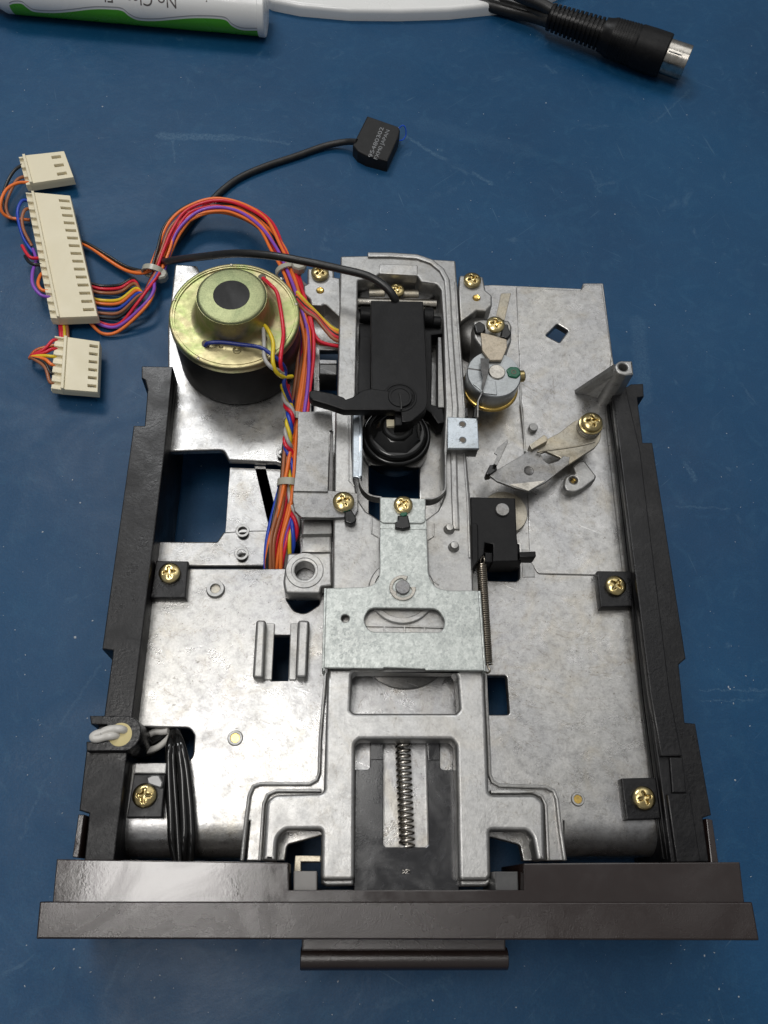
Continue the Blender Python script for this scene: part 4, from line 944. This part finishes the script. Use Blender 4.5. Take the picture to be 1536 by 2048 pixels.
# loops on the left side of the connectors
for c_, pts in (('orange', [(58, 365, 4), (36, 366, 5), (14, 378, 6), (2, 402, 6), (4, 424, 4), (22, 436, 2), (60, 440, 1.5)]),
                ('brown', [(52, 352, 4), (34, 360, 5), (20, 385, 5), (12, 410, 4), (18, 432, 2.4), (36, 440, 1.4)]),
                ('black', [(44, 330, 4), (28, 342, 4.5), (14, 366, 4), (6, 396, 3), (14, 428, 1.4), (36, 443, 1)]),
                ('blue', [(60, 402, 5), (44, 402, 6.5), (35, 424, 6.5), (40, 455, 5), (50, 482, 3), (66, 505, 2)]),
                ('brown', [(62, 417, 5), (50, 420, 6.2), (44, 438, 6), (48, 462, 5), (64, 492, 2.5)]),
                ('red', [(84, 516, 5), (64, 516, 6.2), (54, 508, 6.2), (44, 491, 6)]),
                ('black', [(86, 530, 5), (70, 529, 6), (58, 524, 5.5), (50, 512, 4)]),
                ('purple', [(104, 595, 5), (82, 590, 6.4), (66, 570, 6.6), (65, 545, 6), (72, 520, 4), (66, 498, 2.5)]),
                ('orange', [(100, 583, 5), (84, 580, 6), (76, 568, 5.6), (80, 552, 4), (90, 540, 2)])):
    tube('wire', WP(pts), .56, 'w_'+c_, HR)
for c_, y, x1 in (('red', 681, 118), ('red', 698, 117), ('yellow', 713, 117), ('orange', 729, 115), ('black', 746, 113), ('brown', 764, 112)):
    tube('wire', WP([(x1+3, y, 4.5), (x1-12, y, 5.5), (90, 713+(y-716)*.45, 5.5), (66, 713+(y-716)*.08, 4.5), (60, 716, 2.5), (74, 700, 1.2), (110, 690, .8)]), .56, 'w_'+c_, HR)
for c_, x in (('red', 119), ('yellow', 127), ('red', 123), ('brown', 133)):
    tube('wire', WP([(x-4, 620, 2), (x, 645, 2.5), (x+2, 662, 2.2), (x+3, 690, 1.5)]), .6, 'w_'+c_, HR)
# cable ties
def tie(x, y, z, R, axis, name='cable_tie', head=None, sq=.75):
    c = W(x, y, z); ax = Vector(axis).normalized(); u = ax.cross(Vector((0, 0, 1))).normalized(); v = u.cross(ax)
    vs, fs = [], []; n = 28
    for s, rr in ((-1, R), (-1, R+.55), (1, R+.55), (1, R)):
        for j in range(n):
            a = 2*math.pi*j/n
            vs.append(c+ax*s*1.0+u*rr*math.cos(a)+v*rr*sq*math.sin(a))
    for k in range(4):
        for j in range(n):
            l = (j+1) % n; kk = (k+1) % 4
            fs.append((k*n+j, k*n+l, kk*n+l, kk*n+j))
    o = mesh(name, vs, fs, 'tie', HR)
    if head:
        hx, hy, hz_ = head; p = W(hx, hy, hz_)
        lathe('tie_head', p-Vector((0, 0, 1.6)), [(1.6, 0), (2.3, .3), (2.4, 2.4), (2.0, 3.0), (.4, 3.1)], 'tie', o, 8)
    return o
tie(306, 543, 5.2, 3.3, W(325, 505, 6)-W(300, 575, 5), head=(322, 551, 5))
tie(577, 545, 23, 3.6, W(590, 590, 25)-W(562, 508, 20), head=(598, 532, 27))
tie(594, 838, 26.6, 3.4, W(588, 880, 26)-W(600, 800, 27))
tie(580, 968, 25.4, 3.0, W(576, 1000, 25)-W(584, 930, 26))

# ------------------------------------------------------------------ head cable with its small black plug
hcbl = thing('head_cable', 'thin black round cable from the head cover to a small square black plug', 'cable', (0, 0, 0))
tube('cable_jacket', WP([(714, 284, 5), (690, 284, 3), (650, 292, 1.6), (590, 313, 1.3), (530, 333, 1.3), (480, 355, 1.3), (445, 380, 1.3), (415, 410, 1.3), (385, 440, 1.3), (355, 480, 2), (328, 512, 4), (330, 523, 7), (350, 520, 13), (400, 514, 26), (470, 507, 36), (540, 511, 40), (610, 523, 41), (680, 538, 41.5), (735, 552, 42), (770, 573, 41.5), (788, 595, 40), (792, 612, 37)]), 1.2, 'cable', hcbl, 12, 8)
pz_ = 5.2
pq = zP((585, 242, .3), (1030, 405, .3), (1080, 480, .3), (1000, 660), (880, 965, .3), (420, 830, .3), (375, 740, .3), (410, 580))
pq = zP((572, 240, .4), (1045, 405, .6), (1078, 462, .4), (1045, 585), (885, 938, .4), (560, 850), (425, 780, .6), (352, 685, .4))
pp('plug_body', pq, pz_, .05, 'matt', hcbl, 0.5, seg=3)
tube('blue_thread', WP([zP(q)[0]+(z,) for q, z in (((1060, 430), 6), ((1120, 390), 7), ((1160, 440), 6), ((1165, 540), 4), ((1120, 610), 3), ((1070, 620), 4))]), .22, 'bluewire', hcbl, 6)
def text(body, size, m, parent, name='printed_text', font_x=1.0):
    cu = bpy.data.curves.new(name, 'FONT'); cu.body = body; cu.size = size; cu.align_x = 'CENTER'; cu.align_y = 'CENTER'
    tmp = bpy.data.objects.new('tmp', cu); C.objects.link(tmp)
    dg = bpy.context.evaluated_depsgraph_get()
    me = bpy.data.meshes.new_from_object(tmp.evaluated_get(dg)); bpy.data.objects.remove(tmp)
    o = bpy.data.objects.new(name, me); me.materials.clear(); me.materials.append(M[m]); link(o, parent); return o
for body, q0, q1, sz in (('95480302', (620, 870), (800, 430), 2.6), ('FXM0 JAPAN', (705, 900), (890, 470), 2.45)):
    a_, b2 = W(*zP(q0)[0], pz_), W(*zP(q1)[0], pz_)
    o = text(body, 1.0, 'plugtext', hcbl)
    w_ = o.dimensions.x if o.dimensions.x > 0 else 1
    xs = [v.co.x for v in o.data.vertices]; w_ = max(xs)-min(xs)
    L = (b2-a_).length*1.04*S
    mid = (a_+b2)/2; dr = (b2-a_)
    for v in o.data.vertices: v.co = Vector((v.co.x*L/w_, v.co.y*sz*S*.85, 0))
    o.location = Vector((mid.x, mid.y, pz_+.03))*S; o.rotation_euler = (0, 0, math.atan2(dr.y, dr.x))

# ------------------------------------------------------------------ round-plug cable at the top
dc = thing('plug_cable', 'thick black twin cable ending in a round metal-tipped plug at the top right', 'cable', (0, 0, 0))
zz = 8.4
A = W(1102, 34, zz); B = W(1331, 112, zz); ax = (B-A); L = ax.length; ax.normalize()
prof = [(3.5, -1.0), (5.0, -.5)]
LS = (W(1206, 66, zz)-A).length
k = 12
for i in range(k):
    s = LS*i/k; r = 5.0+1.0*i/k
    prof += [(r+.25, s), (r+.25, s+LS/k*.5), (r-.75, s+LS/k*.55), (r-.75, s+LS/k*.95)]
prof += [(6.4, LS), (6.7, LS+2)]
for i in range(9):
    s = LS+4+i*1.15; prof += [(7.5+i*.06, s), (7.5+i*.06, s+.7), (7.3+i*.06, s+.75), (7.3+i*.06, s+1.1)]
prof += [(8.15, LS+15), (8.3, LS+20), (8.3, L-.6), (8.0, L), (6.6, L)]
lathe('plug_grip', A, prof, 'black', dc, 48, axis=ax, ang=25)
lathe('plug_shell', A, [(6.55, L-.5), (6.6, L+8.8), (6.45, L+9), (6.15, L+8.9), (6.1, L+4), (.2, L+4)], 'nickel', dc, 56, axis=ax)
q = Vector((0, 0, 1)).rotation_difference(ax)
nv = ax.cross(Vector((0, 0, 1))).normalized()
if nv.y > 0: nv = -nv
ky = (nv*.62+Vector((0, 0, .78))).normalized()
tube('shell_key', [A+ax*(L+.5)+ky*6.62, A+ax*(L+2.5)+ky*6.65, A+ax*(L+6.0)+ky*6.62], .35, 'nickel', dc)
for pts in ([(1106, 38, 7), (1060, 20, 5), (1010, 6, 3.6), (950, -6, 3), (880, -22, 3)], [(1108, 24, 9), (1080, 8, 10), (1040, -8, 11), (980, -40, 12)], [(1100, 44, 6), (1070, 34, 4), (1020, 22, 3), (960, 6, 3), (900, -12, 3)]):
    tube('cable_jacket', WP(pts), 2.5, 'cable', dc, 14)

# ------------------------------------------------------------------ white and green tube at the top left
fx = thing('flux_tube', 'white and green plastic tube with dark lettering and a red cap at the top left', 'tube', (0, 0, 0))
TR = 9.0
E0, E1 = W(15, 27, 1.7), W(519, 72, 1.7)
tx = (E1-E0); tx.z = 0; tx.normalize(); back = Vector((-tx.y, tx.x, 0))
if back.y < 0: back = -back
T_end = E1+back*TR*.57; T_end.z = TR; T_start = E0+back*TR*.57; T_start.z = TR
TL = (T_end-T_start).length
lathe('tube_body', T_start, [(TR-1.5, -2.5), (TR-.3, 0), (TR, .8), (TR, TL-.2), (TR+.35, TL), (TR+.4, TL+2.2), (TR+.1, TL+2.6), (TR-1, TL+2.8), (.3, TL+2.8)], 'white', fx, 72, axis=tx)
lathe('cap', T_start-tx*22, [(5.0, 0), (5.5, .5), (6.4, 19), (6.2, 19.6)], 'red_cap', fx, 40, axis=tx)
def on_tube(s, th, h=.04):                    # th measured from straight down towards the viewer
    return T_start+tx*s+(-back*math.sin(th)-Vector((0, 0, 1))*math.cos(th))*(TR+h)
def theta_for(x, y):                          # angle on the tube seen at that picture point
    best = None
    for i in range(200):
        th = math.radians(20+i*.6)
        for s in (None,):
            pass
    return best
def hit(x, y):
    d = (W(x, y, 0)-CAM).normalized(); o_ = CAM-T_start
    dp = d-tx*d.dot(tx); op = o_-tx*o_.dot(tx)
    a = dp.length_squared; b = 2*dp.dot(op); c = op.length_squared-(TR+.04)**2; disc = b*b-4*a*c
    if disc < 0: return None
    t = (-b-math.sqrt(disc))/(2*a); p = CAM+d*t-T_start
    s = p.dot(tx); r = p-tx*s
    return s, math.atan2(-r.dot(back), -r.z)
zT = Z(0, 0, 2.743)
wave = [(50, 30), (75, 20), (120, 22), (150, 45), (190, 66), (280, 72), (380, 66), (500, 52), (600, 52), (670, 60), (710, 90), (760, 112), (850, 116), (950, 108), (1060, 100), (1180, 102), (1240, 112), (1275, 145), (1330, 166), (1425, 168)]
hv = [hit(*zT(q)[0]) for q in wave]; hv = [h for h in hv if h]
def shell(name, lo, hi, m, h=.05, k=10):
    vs, fs = [], []
    for i in range(len(lo)):
        for j in range(k+1):
            s = lo[i][0]+(hi[i][0]-lo[i][0])*j/k; th = lo[i][1]+(hi[i][1]-lo[i][1])*j/k
            vs.append(on_tube(s, th, h))
    n = len(lo)
    for i in range(n-1):
        for j in range(k):
            a = i*(k+1)+j; fs.append((a, a+1, a+k+2, a+k+1))
    return mesh(name, vs, fs, m, fx)
def dense(l, k=5):
    return [Vector((v.x, v.y)) for v in catmull([Vector((a, b, 0)) for a, b in l], k)]
hd = [(v.x, v.y) for v in dense(hv)]
shell('green_print', [(s, .05) for s, th in hd], hd, 'leafgreen')
off_ = [hit(*zT((a, b_-11))[0]) for a, b_ in wave]; od = [(v.x, v.y) for v in dense([h for h in off_ if h])]
shell('line_print', od, [(s, th+.045) for s, th in od], 'greyline', .06, 2)
# lettering reads from the far side, so it is upside down here
o = text('No Clean Flux', 1.0, 'print', fx, 'printed_text')
t0 = hit(*zT((968, 48))[0])
bm = bmesh.new(); bm.from_mesh(o.data); bmesh.ops.subdivide_edges(bm, edges=[e_ for e_ in bm.edges if e_.calc_length() > .15], cuts=2, use_grid_fill=False); bm.to_mesh(o.data); bm.free()
xs = [v.co.x for v in o.data.vertices]; ys = [v.co.y for v in o.data.vertices]; x0, y1_ = min(xs), max(ys)
sc_ = 6.3
for v in o.data.vertices:
    s = t0[0]-(v.co.x-x0)*sc_*.93; th = t0[1]+(y1_-v.co.y)*sc_/TR
    v.co = on_tube(s, th, .06)*S
x = hit(*zT((1133, 6))[0])
if x: lathe('printed_dot', on_tube(x[0], x[1], 0), [(.28, 0), (.28, .06)], 'print', fx, 12, axis=(on_tube(x[0], x[1], 1)-on_tube(x[0], x[1], 0)))

# ------------------------------------------------------------------ white dish edge at the top
wt = pp('white_tray', [(500, -140, 10), (520, -20), (540, -2, 6), (600, 10), (700, 19, 10), (800, 20, 10), (900, 17, 10), (1000, 7), (1090, -8), (1200, -60, 20), (1100, -200)], 5, .05, 'white', None, 1.8, seg=5)
wt['label'] = 'smooth white plastic tray edge between the green tube and the round plug'; wt['category'] = 'tray'
